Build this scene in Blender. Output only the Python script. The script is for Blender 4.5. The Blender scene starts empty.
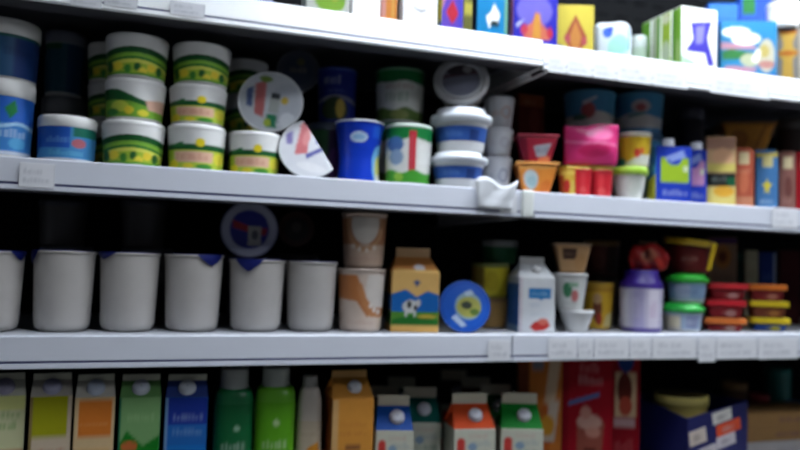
import bpy, math, random
import numpy as np
random.seed(7)
C = bpy.context.scene.collection
PI = math.pi
# ---------------------------------------------------------------- camera
F_PX = 750.0; D = 1.25; ZC = 1.25
YAW, PITCH, ROLL = math.radians(19.03), math.radians(3.02), math.radians(1.7)
_cy, _sy, _cp, _sp = math.cos(YAW), math.sin(YAW), math.cos(PITCH), math.sin(PITCH)
FW = np.array([_sy*_cp, _cy*_cp, _sp]); R0 = np.array([_cy, -_sy, 0.0]); U0 = np.cross(R0, FW)
RT = math.cos(ROLL)*R0 + math.sin(ROLL)*U0; UP = math.cos(ROLL)*U0 - math.sin(ROLL)*R0
CAM = np.array([0.0, -D, ZC])
import mathutils
cam_d = bpy.data.cameras.new('camera'); cam = bpy.data.objects.new('camera', cam_d); C.objects.link(cam)
cam.matrix_world = mathutils.Matrix(((RT[0], UP[0], -FW[0], CAM[0]), (RT[1], UP[1], -FW[1], CAM[1]),
                                     (RT[2], UP[2], -FW[2], CAM[2]), (0, 0, 0, 1)))
cam_d.sensor_width = 36.0; cam_d.lens = 36.0*F_PX/800.0; cam_d.clip_start = 0.02
cam_d.dof.use_dof = True; cam_d.dof.focus_distance = 0.95; cam_d.dof.aperture_fstop = 2.35
bpy.context.scene.camera = cam
# ---------------------------------------------------------------- world, exposure
sc = bpy.context.scene
sc.view_settings.view_transform = 'Standard'; sc.view_settings.look = 'None'
sc.view_settings.gamma = 1.0; sc.view_settings.use_curve_mapping = False
sc.view_settings.exposure = 0.0
W = bpy.data.worlds.new('shop_ambience'); sc.world = W; W.use_nodes = True
W.node_tree.nodes['Background'].inputs[0].default_value = (0.78, 0.86, 1.0, 1)
W.node_tree.nodes['Background'].inputs[1].default_value = 0.07
LAMP_CANOPY = 80.0       # emission of the cooler's canopy tube
LAMP_CEILING = 21.0       # emission of the shop's ceiling panels

# ---------------------------------------------------------------- helpers
INK = 0.74     # products reflect a little less than their nominal print colours
def lin(c):
    c = np.asarray(c, float)/255.0
    return np.where(c <= 0.04045, c/12.92, ((c+0.055)/1.055)**2.4)
def ray(px, py): return FW + RT*(px-400)/F_PX - UP*(py-225)/F_PX
def hit(px, py, Y):
    d = ray(px, py); return CAM + d*((Y+D)/d[1])
def depth(X, Y, Z): return float((np.array([X, Y, Z])-CAM) @ FW)
def proj(X, Y, Z):
    v = np.array([X, Y, Z])-CAM; z = v @ FW
    return 400+F_PX*(v @ RT)/z, 225-F_PX*(v @ UP)/z
SHELF_Z = (0.822, 1.127, 1.395, 1.686)
def fit(bb, Y, base, e=.9):
    """pixel box -> X, width, height of a thing that stands at depth Y on height base; e = depth of its top edge over its width"""
    x0, x1, y0 = bb[:3]; cx = (x0+x1)/2; ca = math.cos(math.atan((cx-400)/F_PX))
    X = hit(cx, y0+10, Y)[0]
    w = (x1-x0)/F_PX*depth(X, Y, base+.05)*ca
    rr = w/2*e; Yt = Y-rr if y0 < 267+.03*(cx-400) else Y+rr
    z = hit(cx, y0, Yt)[2]
    for q in SHELF_Z[1:]:                       # stay clear of the shelf above
        if base < q-.02: z = min(z, q-(.052 if Y-w/2 < .055 else .0205)); break
    xm = proj(X, Y, (base+z)/2)[0]; s = F_PX/depth(X, Y, (base+z)/2)
    X += (cx-xm)/s*0.9
    return X, (x1-x0)/s*ca, z-base
def face(X, Y): return math.atan2(-X, D+Y)
MATS = {}
def _mat(name):
    m = bpy.data.materials.new(name); m.use_nodes = True
    return m, m.node_tree, m.node_tree.nodes['Principled BSDF']
def mat(name, rgb, rough=0.5, metal=0.0, var=0.06, scale=30.0, trans=0.0, bump=0.0):
    if name in MATS: return MATS[name]
    m, nt, b = _mat(name)
    n = nt.nodes.new('ShaderNodeTexNoise'); n.inputs['Scale'].default_value = scale
    tc = nt.nodes.new('ShaderNodeTexCoord'); nt.links.new(tc.outputs['Object'], n.inputs['Vector'])
    mx = nt.nodes.new('ShaderNodeMix'); mx.data_type = 'RGBA'
    l = lin(rgb)
    mx.inputs[6].default_value = (*np.clip(l*(1-var), 0, 1), 1); mx.inputs[7].default_value = (*np.clip(l*(1+var), 0, 1), 1)
    nt.links.new(n.outputs['Fac'], mx.inputs[0]); nt.links.new(mx.outputs[2], b.inputs['Base Color'])
    b.inputs['Roughness'].default_value = rough; b.inputs['Metallic'].default_value = metal
    if trans: b.inputs['Transmission Weight'].default_value = trans; b.inputs['IOR'].default_value = 1.2
    if bump:
        bp = nt.nodes.new('ShaderNodeBump'); bp.inputs['Strength'].default_value = bump
        nt.links.new(n.outputs['Fac'], bp.inputs['Height']); nt.links.new(bp.outputs['Normal'], b.inputs['Normal'])
    MATS[name] = m; return m
def cmat(rgb, rough=0.45, metal=0.0, kind='plastic'):
    rgb = tuple(int(v) for v in rgb)
    l = np.clip(lin(rgb)*INK, 0, 1); q = np.where(l <= .0031308, l*12.92, 1.055*l**(1/2.4)-.055)*255
    return mat('%s_%02x%02x%02x_%d' % (kind, *rgb, int(rough*100)), tuple(q), rough, metal)
def printed(rough=0.45, name='printed_film'):
    key = '%s_%d' % (name, int(rough*100))
    if key in MATS: return MATS[key]
    m, nt, b = _mat(key)
    a = nt.nodes.new('ShaderNodeAttribute'); a.attribute_name = 'print'
    n = nt.nodes.new('ShaderNodeTexNoise'); n.inputs['Scale'].default_value = 60
    tc = nt.nodes.new('ShaderNodeTexCoord'); nt.links.new(tc.outputs['Object'], n.inputs['Vector'])
    h = nt.nodes.new('ShaderNodeHueSaturation'); mr = nt.nodes.new('ShaderNodeMapRange')
    mr.inputs[3].default_value = 0.94; mr.inputs[4].default_value = 1.06
    nt.links.new(n.outputs['Fac'], mr.inputs[0]); nt.links.new(mr.outputs[0], h.inputs['Value'])
    nt.links.new(a.outputs['Color'], h.inputs['Color']); nt.links.new(h.outputs[0], b.inputs['Base Color'])
    b.inputs['Roughness'].default_value = rough; b.inputs['Specular IOR Level'].default_value = .08 if 'card' in name else .3
    MATS[key] = m; return m
def emis(name, rgb, strength):
    m, nt, b = _mat(name)
    b.inputs['Base Color'].default_value = (*lin(rgb), 1)
    b.inputs['Emission Color'].default_value = (*lin(rgb), 1); b.inputs['Emission Strength'].default_value = strength
    return m

def _inpoly(u, v, P):
    ins = np.zeros(u.shape, bool); n = len(P)
    for i in range(n):
        x0, y0 = P[i]; x1, y1 = P[(i+1) % n]
        if y0 == y1: continue
        c = ((y0 > v) != (y1 > v)) & (u < (x1-x0)*(v-y0)/(y1-y0)+x0)
        ins ^= c
    return ins
def _mask(L, u, v):
    k = L[0]
    if k == 'r': return (u >= L[1]) & (u <= L[2]) & (v >= L[3]) & (v <= L[4])
    if k == 'e': return ((u-L[1])/L[3])**2+((v-L[2])/L[4])**2 <= 1
    if k == 'o':
        q = np.sqrt(((u-L[1])/L[3])**2+((v-L[2])/L[4])**2); return (q <= 1) & (q >= 1-L[5])
    if k == 'p': return _inpoly(u, v, L[1])
    if k == 'l':
        m = np.zeros(u.shape, bool); P, w, asp = L[1], L[2], L[3]
        for (a, b), (c, d) in zip(P[:-1], P[1:]):
            dx, dy = c-a, (d-b)*asp; t = ((u-a)*dx+(v-b)*asp*dy)/(dx*dx+dy*dy+1e-9); t = np.clip(t, 0, 1)
            m |= np.hypot(u-a-t*dx, (v-b)*asp-t*dy) < w
        return m
    if k == 'w':   # wavy band: v0 v1 amp freq phase
        s = L[3]*np.sin(L[4]*u+L[5]); return (v >= L[1]+s) & (v <= L[2]+s)
    if k == 'a':   # arched band: v centre-top, thickness, bend
        s = L[1]-L[3]*u*u; return (v <= s) & (v >= s-L[2])
    if k == 's':   # lettering too blurred to read: an uneven run of strokes
        _, u0, u1, v0, v1, n, seed, _c = L
        rnd = np.random.RandomState(seed); a = rnd.rand(n); b = 0.25+0.5*rnd.rand(n)
        t = (u-u0)/(u1-u0)*n; i = np.clip(t.astype(int), 0, n-1); f = t-np.floor(t)
        hh = 0.55+0.45*a[i]
        return (u >= u0) & (u <= u1) & (v >= v0) & (v <= v0+(v1-v0)*hh) & (f < b[i]+0.25)
def paint(art, u, v, du, dv):
    if isinstance(art, tuple): art = [art]
    tot = np.zeros(u.shape+(3,))
    offs = ((-.3, -.3), (.3, -.3), (-.3, .3), (.3, .3)) if len(art) > 1 else ((0, 0),)
    for ox, oy in offs:
        uu, vv = u+ox*du, v+oy*dv
        c = np.empty(u.shape+(3,)); c[:] = lin(art[0])
        for L in art[1:]:
            m = _mask(L, uu, vv); c[m] = lin(L[-1]) if L[0] != 's' else c[m]*.62+lin(L[-1])*.38
        tot += c
    return tot/len(offs)*INK
def mesh_from(V, Fc, cols=None, smooth=True):
    me = bpy.data.meshes.new('mesh'); me.from_pydata(V, [], Fc)
    if cols is not None:
        at = me.color_attributes.new('print', 'FLOAT_COLOR', 'POINT')
        a = np.ones((len(V), 4), np.float32); a[:, :3] = cols; at.data.foreach_set('color', a.ravel())
    if smooth: me.polygons.foreach_set('use_smooth', [True]*len(me.polygons))
    me.update(); return me
class Geo:
    """collects points, faces and print colours for ONE mesh"""
    def __init__(s): s.V = []; s.F = []; s.K = []
    def grid(s, P, col=None, wrap=False, flip=False):
        nv, nu = P.shape[:2]; o = len(s.V)
        s.V.extend(map(tuple, P.reshape(-1, 3))); 
        cc = np.zeros((nv*nu, 3)) if col is None else np.broadcast_to(col, (nv, nu, 3)).reshape(-1, 3)
        s.K.extend(map(tuple, cc))
        for j in range(nv-1):
            for i in range(nu if wrap else nu-1):
                k = (i+1) % nu
                q = (o+j*nu+i, o+j*nu+k, o+(j+1)*nu+k, o+(j+1)*nu+i)
                s.F.append(q[::-1] if flip else q)
    def poly(s, pts, col=(0, 0, 0)):
        o = len(s.V); s.V.extend(map(tuple, pts)); s.K.extend([tuple(col)]*len(pts)); s.F.append(tuple(range(o, o+len(pts))))
    def box(s, x0, x1, y0, y1, z0, z1):
        p = [(x0, y0, z0), (x1, y0, z0), (x1, y1, z0), (x0, y1, z0), (x0, y0, z1), (x1, y0, z1), (x1, y1, z1), (x0, y1, z1)]
        o = len(s.V); s.V.extend(p); s.K.extend([(0, 0, 0)]*8)
        s.F.extend([tuple(o+i for i in q) for q in ((0, 3, 2, 1), (4, 5, 6, 7), (0, 1, 5, 4), (1, 2, 6, 5), (2, 3, 7, 6), (3, 0, 4, 7))])
    def mesh(s, smooth=True, cols=True): return mesh_from(s.V, s.F, np.array(s.K) if cols else None, smooth)
def obj(name, me, material, parent=None, loc=(0, 0, 0), rot=(0, 0, 0), label=None):
    o = bpy.data.objects.new(name, me); C.objects.link(o)
    me.materials.clear(); me.materials.append(material)
    o.location = loc; o.rotation_euler = rot
    if parent: o.parent = parent
    if label: o['label'] = label
    return o
def tag(o, label, cat, group=None):
    o['label'] = label; o['category'] = cat
    if group: o['group'] = group
    return o
def thing(name, label, cat, loc, rz=0.0, group=None, rot=None):
    o = bpy.data.objects.new(name, None); C.objects.link(o); o.empty_display_size = 0.03
    o.location = loc; o.rotation_euler = rot if rot else (0, 0, rz)
    return tag(o, label, cat, group)
def struct(name, me, m, parent=None):
    o = obj(name, me, m, parent)
    if not parent: o['kind'] = 'structure'
    return o
# --- shapes
def lathe(prof, n=36, col=None, sx=1.0, power=2.0):
    """revolved profile [(r, z)]; power > 2 gives a rounded-square section"""
    t = np.linspace(0, 2*PI, n, endpoint=False)
    c, s_ = np.cos(t), np.sin(t)
    k = (np.abs(c)**power+np.abs(s_)**power)**(-1.0/power)
    g = Geo(); P = np.array([[(r*k[i]*c[i]*sx, r*k[i]*s_[i], z) for i in range(n)] for r, z in prof])
    g.grid(P, None if col is None else lin(col), wrap=True)
    return g.mesh(cols=col is not None)
def sleeve(prof, art, off=0.0006, nv=40, power=2.0):
    """printed skin that follows a revolved profile all the way round; u is -1..1 over the front half"""
    th = np.concatenate([np.linspace(-PI/2*1.05, PI/2*1.05, 53), np.linspace(PI/2*1.05, 1.5*PI-PI/2*.05, 13)[1:-1]])
    zs = np.array([p[1] for p in prof]); rs = np.array([p[0] for p in prof])
    z = np.linspace(zs[0], zs[-1], nv); r = np.interp(z, zs, rs)+off
    A, Z = np.meshgrid(th, z); Rr = np.repeat(r[:, None], len(th), 1)
    u = np.where(np.abs(A) <= PI/2, np.sin(A), np.sign(A)*(1+(np.abs(A)-PI/2)/(PI/2)))
    v = (Z-z[0])/(z[-1]-z[0])
    k = (np.abs(np.cos(A))**power+np.abs(np.sin(A))**power)**(-1.0/power)
    P = np.stack([Rr*k*np.sin(A), -Rr*k*np.cos(A), Z], -1)
    g = Geo(); g.grid(P, paint(art, u, v, 0.05, 1.0/nv), wrap=True)
    return g.mesh()
def disc(R, art, dome=0.0, nr=22, nt=64):
    """printed round lid facing +Z; u, v are -1..1 across"""
    r = np.linspace(0.001, 1, nr); t = np.linspace(0, 2*PI, nt, endpoint=False)
    T, RR = np.meshgrid(t, r); u, v = RR*np.cos(T), RR*np.sin(T)
    P = np.stack([u*R, v*R, dome*(1-RR**2)], -1)
    g = Geo(); g.grid(P, paint(art, u, v, .05, .05), wrap=True); return g.mesh()
def _lines(n, edge):
    a = np.linspace(-1, 1, n); e = np.array([-1, -1+edge*.5, -1+edge, 1-edge, 1-edge*.5, 1])
    return np.unique(np.round(np.concatenate([a, e]), 5))
def rbox(w, d, h, r=0.003, F=None, L=None, R=None, T=None, base=(230, 230, 230), n=(30, 36), deform=None, B=None):
    """rounded box standing on z=0 with printed faces; returns one mesh"""
    g = Geo(); hx, hy, hz = w/2, d/2, h/2; H = np.array([hx, hy, hz])
    def put(ax, sg, a_ax, b_ax, art, na, nb, fl):
        la = _lines(na, min(.9, r/H[a_ax])); lb = _lines(nb, min(.9, r/H[b_ax]))
        A, B_ = np.meshgrid(la, lb)
        P = np.zeros(A.shape+(3,)); P[..., ax] = sg*H[ax]; P[..., a_ax] = A*H[a_ax]; P[..., b_ax] = B_*H[b_ax]
        Q = np.clip(P, -(H-r), H-r); dv = P-Q; ln = np.linalg.norm(dv, axis=-1, keepdims=True)
        P = Q+dv/np.maximum(ln, 1e-9)*r; P[..., 2] += hz
        u = A.copy()
        if ax == 0: u = A*(1 if sg > 0 else -1)      # right face reads front to back, left face back to front
        if ax == 1 and sg > 0: u = -A
        if deform: P = deform(P)
        g.grid(P, paint(art if art is not None else base, u, (B_+1)/2, 2.0/na, 1.0/nb), flip=fl)
    nn = lambda a: n if a is not None and not isinstance(a, tuple) else (4, 5)
    put(1, -1, 0, 2, F, *nn(F), False)
    put(1, 1, 0, 2, B, *nn(B), True)
    put(0, 1, 1, 2, R, *nn(R), False)
    put(0, -1, 1, 2, L, *nn(L), True)
    put(2, 1, 0, 1, T, *nn(T), False)
    put(2, -1, 0, 1, None, 4, 4, True)
    return g.mesh()
def taper(h, k0, k1=1.0):
    def f(P):
        s = k0+(k1-k0)*P[..., 2:3]/h; Q = P.copy(); Q[..., :2] *= s; return Q
    return f
def tube(pts, rad, n=8):
    g = Geo(); P = [mathutils.Vector(p) for p in pts]; rows = []
    for i, p in enumerate(P):
        t = (P[min(i+1, len(P)-1)]-P[max(i-1, 0)]).normalized()
        a = t.cross((0, 0, 1)) if abs(t.z) < .9 else t.cross((1, 0, 0)); a.normalize(); b = t.cross(a)
        rows.append([tuple(p+rad*(a*math.cos(2*PI*k/n)+b*math.sin(2*PI*k/n))) for k in range(n)])
    g.grid(np.array(rows), wrap=True); return g.mesh(cols=False)

# --- packaging builders (each returns the z of its top)
WHITE = (236, 236, 234)
def body_prof(R, rb, h, fl=0.004):
    return [(0.001, 0.0), (rb-fl, 0.0), (rb-fl*.3, fl*.35), (rb, fl), (R, h)]
def tub(name, label, cat, bb, Y, base, art=None, body=WHITE, lid=WHITE, tp=.9, lid_h=.12, over=1.03, group=None, lv=(.04, .98),
        turn=0.0, rough=.4, power=2.0, flange=False, lid_art=None, sz=None, domed=False):
    X, w, h = fit(bb, Y, base)
    if sz: w, h = sz
    rot = face(X, Y)+turn
    t = thing(name, label, cat, (X, Y, base), rot, group)
    R = w/2/over; hl = h*lid_h; hb = h-hl; rb = R*tp
    obj('body', lathe(body_prof(R, rb, hb), 40, power=power), cmat(body, rough), t)
    if art is not None:
        z0, z1 = .004+lv[0]*(hb-.004), lv[1]*hb
        f = lambda z: rb+(R-rb)*(z-.004)/(hb-.004)
        obj('label_sleeve', sleeve([(f(z0), z0), (f(z1), z1)], art, power=power), printed(rough), t)
    Ro = R*over
    if flange: lp = [(R*.97, hb-.004), (Ro, hb), (Ro, hb+hl*.35), (Ro*.98, hb+hl*.5), (R*.93, hb+hl*.6), (R*.9, hb+hl), (.001, hb+hl)]
    elif domed: lp = [(R*1.002, hb-.002), (R*1.0, hb+hl*.15), (R*.94, hb+hl*.35), (R*.8, hb+hl*.55), (R*.78, h-.002), (R*.75, h), (.001, h)]
    else: lp = [(R*1.004, hb-.002), (Ro, hb-.001), (Ro, h-.003), (Ro-.002, h), (Ro*.9, h), (Ro*.88, h-.002), (.001, h-.002)]
    ld = obj('lid', lathe(lp, 40, power=power), cmat(lid, rough), t)
    if lid_art: obj('lid_print', disc(R*.86, lid_art), printed(rough), ld, (0, 0, h-.0012))
    return base+h
def tab(R, h0, half, drop, t0, off=.0012):
    """pointed pull-tab of a foil lid folded down the side of a cup"""
    g = Geo(); rows = []
    for k in np.linspace(0, 1, 7):
        hw = half*(1-k**1.3*.92)
        rows.append([((R+off+.001*math.sin(k*3))*math.sin(t0+a), -(R+off+.001*math.sin(k*3))*math.cos(t0+a), h0-drop*k) for a in np.linspace(-hw, hw, 9)])
    g.grid(np.array(rows), flip=True); return g.mesh(cols=False)
def cup(name, label, cat, bb, Y, base, art=None, body=WHITE, foil=(30, 40, 120), tp=.84, group=None, turn=0, tabs=(), rough=.35,
        rim=None, lv=(.02, .95), round_base=.012, foil_art=None):
    X, w, h = fit(bb, Y, base)
    t = thing(name, label, cat, (X, Y, base), face(X, Y)+turn, group)
    R = w/2/1.03; rb = R*tp; fl = round_base
    obj('body', lathe([(0.001, .002), (rb-fl*1.2, 0), (rb-fl*.5, fl*.12), (rb-fl*.12, fl*.5), (rb, fl), (R, h-.004)], 44), cmat(body, rough), t)
    if art is not None:
        z0, z1 = fl+lv[0]*(h-fl), lv[1]*(h-.006); f = lambda z: rb+(R-rb)*(z-fl)/(h-.004-fl)
        obj('label_sleeve', sleeve([(f(z0), z0), (f(z1), z1)], art), printed(rough), t)
    obj('rim', lathe([(R*.97, h-.006), (R*1.03, h-.0055), (R*1.035, h-.003), (R*1.03, h-.0012), (R*.9, h-.001)], 44), cmat(rim or body, rough), t)
    f = obj('foil_lid', lathe([(R*1.02, h-.0012), (R*1.025, h-.0002), (R*.95, h), (.001, h)], 44), cmat(foil, .3, .15, 'foil'), t)
    if foil_art: obj('lid_print', disc(R*.95, foil_art), printed(.3), f, (0, 0, h+.0004))
    for (t0, half, drop) in tabs: obj('pull_tab', tab(R*1.03, h-.001, half, drop, t0), cmat(foil, .3, .15, 'foil'), t)
    return base+h
def boxfit(bb, gap, base, k, phi, e=None):
    """bb pixel box of a box-shaped thing; k = depth/width; phi = angle it shows its side by (None: squarely along the shelf)"""
    Y = gap+.05
    for _ in range(4):
        X, wpx, h = fit(bb, Y, base, k if e is None else e)
        th = math.atan2(X, D+Y); a = 0.0 if phi is None else math.radians(phi)-th
        p = abs(th+a); w = wpx/(math.cos(p)+k*math.sin(p)); d = w*k
        Y = gap+(d*math.cos(a)+w*abs(math.sin(a)))/2
    return X, Y, w, d, h, a
def pbox(name, label, cat, bb, gap, base, k=.4, phi=None, F=None, L=None, R=None, T=None, colour=(230, 230, 230), r=.0025, group=None,
         rough=.5, deform=None, flap=True, n=(34, 40), hfix=None):
    X, Y, w, d, h, a = boxfit(bb, gap, base, k, phi)
    if hfix: h = hfix
    t = thing(name, label, cat, (X, Y, base), a, group)
    df = deform(h) if deform else None
    obj('body', rbox(w, d, h-(.0012 if flap else 0), r, F, L, R, T, colour, n, df), printed(rough, 'printed_card'), t)
    if flap:   # tuck-in flap of the closed lid
        g = rbox(w*.97, d*.93, .0014, .0006, base=colour, n=(4, 4)); o = obj('top_flap', g, printed(rough, 'printed_card'), t, (0, -d*.02, h-.0014))
    return base+h
def carton(name, label, cat, bb, gap, base, phi=None, F=None, L=None, R=None, roof=(230, 230, 230), fin=(225, 222, 205), cap=(225, 225, 230),
           colour=(230, 230, 230), fin_px=8, roof_px=20, capr=.013, group=None, capu=0.0, k=1.0, roof_art=None, rough=.42, fw=.86):
    """gable-top drinks carton: body, folded gable, sealed fin, screw cap"""
    X, Y, w, d, h, a = boxfit(bb, gap, base, k, phi, 0.0)
    s = F_PX/depth(X, Y, base+h/2); hf = fin_px/s; hr = roof_px/s; hb = h-hf-hr
    t = thing(name, label, cat, (X, Y, base), a, group)
    obj('body', rbox(w, d, hb, .002, F, L, R, None, colour, (34, 44)), printed(rough, 'printed_card'), t)
    g = Geo(); x, y = w/2*.99, d/2*.99; zb, zt = hb-.001, hb+hr
    u, v = np.meshgrid(np.linspace(-1, 1, 24), np.linspace(0, 1, 16)); yr = .002
    ra = roof_art or roof
    for sgn, fl in ((-1, False), (1, True)):
        P = np.stack([u*x*(1-(1-fw)*v), sgn*(y+(yr-y)*v), zb+(zt-zb)*v], -1); g.grid(P, paint(ra, u, v, .08, .06), flip=fl)
    for sgn in (-1, 1):   # side gussets folded inwards
        q = lin(roof)*.95
        g.poly([(sgn*x, -y, zb), (sgn*x, y, zb), (sgn*x*.55, 0, zb+(zt-zb)*.86)][::sgn], q)
        g.poly([(sgn*x, -y, zb), (sgn*x*.55, 0, zb+(zt-zb)*.86), (sgn*x*fw, -yr, zt)][::sgn], q)
        g.poly([(sgn*x, y, zb), (sgn*x*fw, yr, zt), (sgn*x*.55, 0, zb+(zt-zb)*.86)][::sgn], q)
    obj('gable_top', g.mesh(smooth=False), printed(rough, 'printed_card'), t)
    obj('top_seal', rbox(w*.985*fw, .005, hf+.004, .001, base=fin, n=(4, 4)), printed(rough, 'printed_card'), t, (0, 0, zt-.004))
    if cap is not None:
        sl = math.atan2(zt-zb, y)                               # slope of the roof panel
        c = obj('screw_cap', lathe([(capr*1.12, 0), (capr*1.12, .002), (capr, .0025), (capr, .007), (capr*.9, .0085), (.001, .0085)], 28), cmat(cap, .35), t)
        ym = -(y+(yr-y)*.52); c.location = (capu*w/2, ym, zb+(zt-zb)*.52); c.rotation_euler = (sl if sl else 0, 0, 0)
    return base+h
def bottle(name, label, cat, bb, Y, base, art, colour, cap, neck=.62, group=None, shoulder=.16, cap_px=16, capw=.66, capcol2=None, power=3.2):
    X, w, h = fit(bb, Y, base, .6); s = F_PX/depth(X, Y, base+h/2); hc = cap_px/s; hb = h-hc; R = w/2
    t = thing(name, label, cat, (X, Y, base), face(X, Y), group)
    zs = hb*(1-shoulder); pr = [(.001, 0), (R*.9, 0), (R, .006), (R, zs)]
    for q in np.linspace(.15, 1, 7): pr.append((R*(neck+(1-neck)*math.cos(q*PI/2)**.8 if q < 1 else neck), zs+(hb-zs)*math.sin(q*PI/2)*.9+(hb-zs)*.1*q))
    obj('body', lathe(pr, 40, power=power), cmat(colour, .3), t)
    obj('label_sleeve', sleeve([(R, .03), (R, zs-.004)], art, power=power), printed(.35), t)
    rc = R*capw
    c = obj('screw_cap', lathe([(rc*1.04, hb-.004), (rc*1.04, hb+.003), (rc, hb+.004), (rc, h-.003), (rc*.9, h), (.001, h)], 32), cmat(cap, .35), t)
    return base+h
def rtub(name, label, cat, bb, gap, base, k=.8, phi=None, F=None, L=None, R=None, body=WHITE, lid=None, tp=.78, lid_h=.004, over=1.05,
         group=None, lid_name='lid', r=.006, T=None, rough=.4):
    """straight-sided tapered tub with a flanged lid"""
    X, Y, w, d, h, a = boxfit(bb, gap, base, k, phi)
    w /= over; d /= over
    t = thing(name, label, cat, (X, Y, base), a, group); hb = h-lid_h
    obj('body', rbox(w, d, hb, r, F, L, R, None, body, (34, 30), taper(hb, tp)), printed(rough), t)
    obj(lid_name, rbox(w*over, d*over, lid_h, min(.0018, lid_h*.45), None, None, None, T, lid or body, (20, 20)), printed(rough), t, (0, 0, hb))
    return base+h
def bowl(name, label, cat, bb, Y, art, lean=80, roll=0, turn=0, deep=.045, body=(220, 222, 226), rimc=(225, 228, 232), zc=None, group=None, clear=False, dome=.002,
         r_end=.72, lift=0.0, stand=None, crush=None):
    """round shallow tub tipped on its side so that its lid faces the aisle"""
    x0, x1, y0, y1 = bb; c = hit((x0+x1)/2, (y0+y1)/2, Y); s = F_PX/depth(*c); R = (x1-x0)/2/s
    if stand is not None: c[2] = stand+R*math.sin(math.radians(lean))+.001
    t = thing(name, label, cat, tuple(c), 0, group, (math.radians(lean), math.radians(roll), face(c[0], Y)+turn))
    bm = cmat(body, .3) if not clear else mat('clear_plastic', (225, 230, 235), .12, trans=.75)
    obj('body', lathe([(.001, -deep), (R*r_end-.004, -deep), (R*r_end, -deep+.004), (R*.95, -.002)], 40), bm, t)
    l = obj('lid', lathe([(R*.95, -.003), (R, -.0025), (R, .0005), (R*.97, .001), (R*.93, .0002)], 48), cmat(rimc, .35), t)
    obj('lid_print', disc(R*.955, art, dome), printed(.35), l, (0, 0, .0004))
    if crush:                     # one side of the soft bowl is pushed flat
        nx, ny, q = crush
        for o in (t.children[0], l, l.children[0]):
            for v in o.data.vertices:
                e_ = v.co.x*nx+v.co.y*ny-q*R
                if e_ > 0: v.co.x -= nx*e_*.96; v.co.y -= ny*e_*.96; v.co.z -= e_*.25
            o.data.update()
    return c, R

# ================================================================ the setting
Z4, Z3, Z2, Z1 = 0.822, 1.127, 1.395, 1.686; Z1R = Z1-.006       # shelf heights, lowest first
YB = 0.47                                          # back panel of the cooler
XL, XR = -0.95, 2.35
def plain_box(name, x0, x1, y0, y1, z0, z1, m, parent=None):
    g = Geo(); g.box(x0, x1, y0, y1, z0, z1); return obj(name, g.mesh(False, False), m, parent)
M_FLOOR = mat('floor_vinyl', (150, 148, 142), .45, scale=6)
M_CEIL = mat('ceiling_paint', (215, 216, 214), .8, scale=3)
M_DARK = mat('cooler_back_panel', (15, 16, 18), .7, var=.15, scale=8)
M_CASE = mat('cooler_case', (70, 72, 78), .5, scale=10)
M_RAIL_GLARE = mat('rail_painted_glare', (244, 246, 248), .4, var=.02)  # top rail whiter than the others: lamp glare put into its colour
M_UNDER_SHADE = mat('shelf_underside', (58, 58, 64), .6)  # dark grey paints in the shade below the shelves
M_SHELF = mat('shelf_enamel', (192, 196, 206), .38, var=.03, scale=14)
M_DECK = mat('shelf_deck', (176, 180, 188), .45, var=.05, scale=14)
M_GROOVE = mat('rail_groove', (96, 98, 136), .5)
M_STEEL = mat('bracket_steel', (206, 208, 210), .45)
for nm, a in (('floor', (-4, 4.5, -5, .6, -.05, 0)), ('ceiling', (-4, 4.5, -5, .6, 3.0, 3.05))):
    struct(nm, (lambda b: b)(plain_box('tmp', *a, M_FLOOR).data), M_FLOOR if nm == 'floor' else M_CEIL)
for o in [o for o in bpy.data.objects if o.name.startswith('tmp')]: bpy.data.objects.remove(o)
wb = plain_box('wall_back', XL, XR, YB, YB+.06, 0, 2.034, M_DARK); wb['kind'] = 'structure'
wl = plain_box('wall_left', XL-.05, XL, -.05, YB+.06, 0, 2.034, M_CASE); wl['kind'] = 'structure'
wr = plain_box('wall_right', XR, XR+.05, -.05, YB+.06, 0, 2.034, M_CASE); wr['kind'] = 'structure'
M_DARK.node_tree.nodes['Principled BSDF'].inputs['Specular IOR Level'].default_value = 0.08
# rows of small air slots pressed into the back panel
g = Geo()
for z in np.arange(.95, 2.05, .045):
    for x in np.arange(XL+.05, XR-.05, .06): g.box(x, x+.034, YB-.0015, YB+.001, z, z+.008)
sl = obj('air_slots', g.mesh(False, False), mat('slot_dark', (12, 12, 14), .7), wb); sl['kind'] = 'stuff'; MATS['slot_dark'].node_tree.nodes['Principled BSDF'].inputs['Specular IOR Level'].default_value = 0.02
# canopy over the cooler and its tube lamp
g = Geo(); g.box(XL-.05, XR+.05, -.24, YB+.06, 2.035, 2.14); g.box(XL-.05, XR+.05, -.26, -.24, 1.985, 2.14)
cn = obj('trim_1', g.mesh(False, False), M_CASE); cn['kind'] = 'structure'
t = thing('canopy_lamp', 'long fluorescent tube lamp under the cooler canopy', 'lamp', (.95, -.14, 2.0))
LX = (-.85, 1.35)
g = Geo(); g.box(LX[0], LX[1], -.03, .03, .02, .035); obj('housing', g.mesh(False, False), cmat((220, 220, 220)), t)
o = obj('tube', tube([(LX[0]+.04, 0, 0), (LX[1]-.04, 0, 0)], .016, 12), emis('tube_light', (238, 246, 255), LAMP_CANOPY), t)
for x in (LX[0]+.02, LX[1]-.02): plain_box('lamp_holder', x-.02, x+.02, -.018, .018, -.02, .022, cmat((210, 210, 210)), t)
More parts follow.
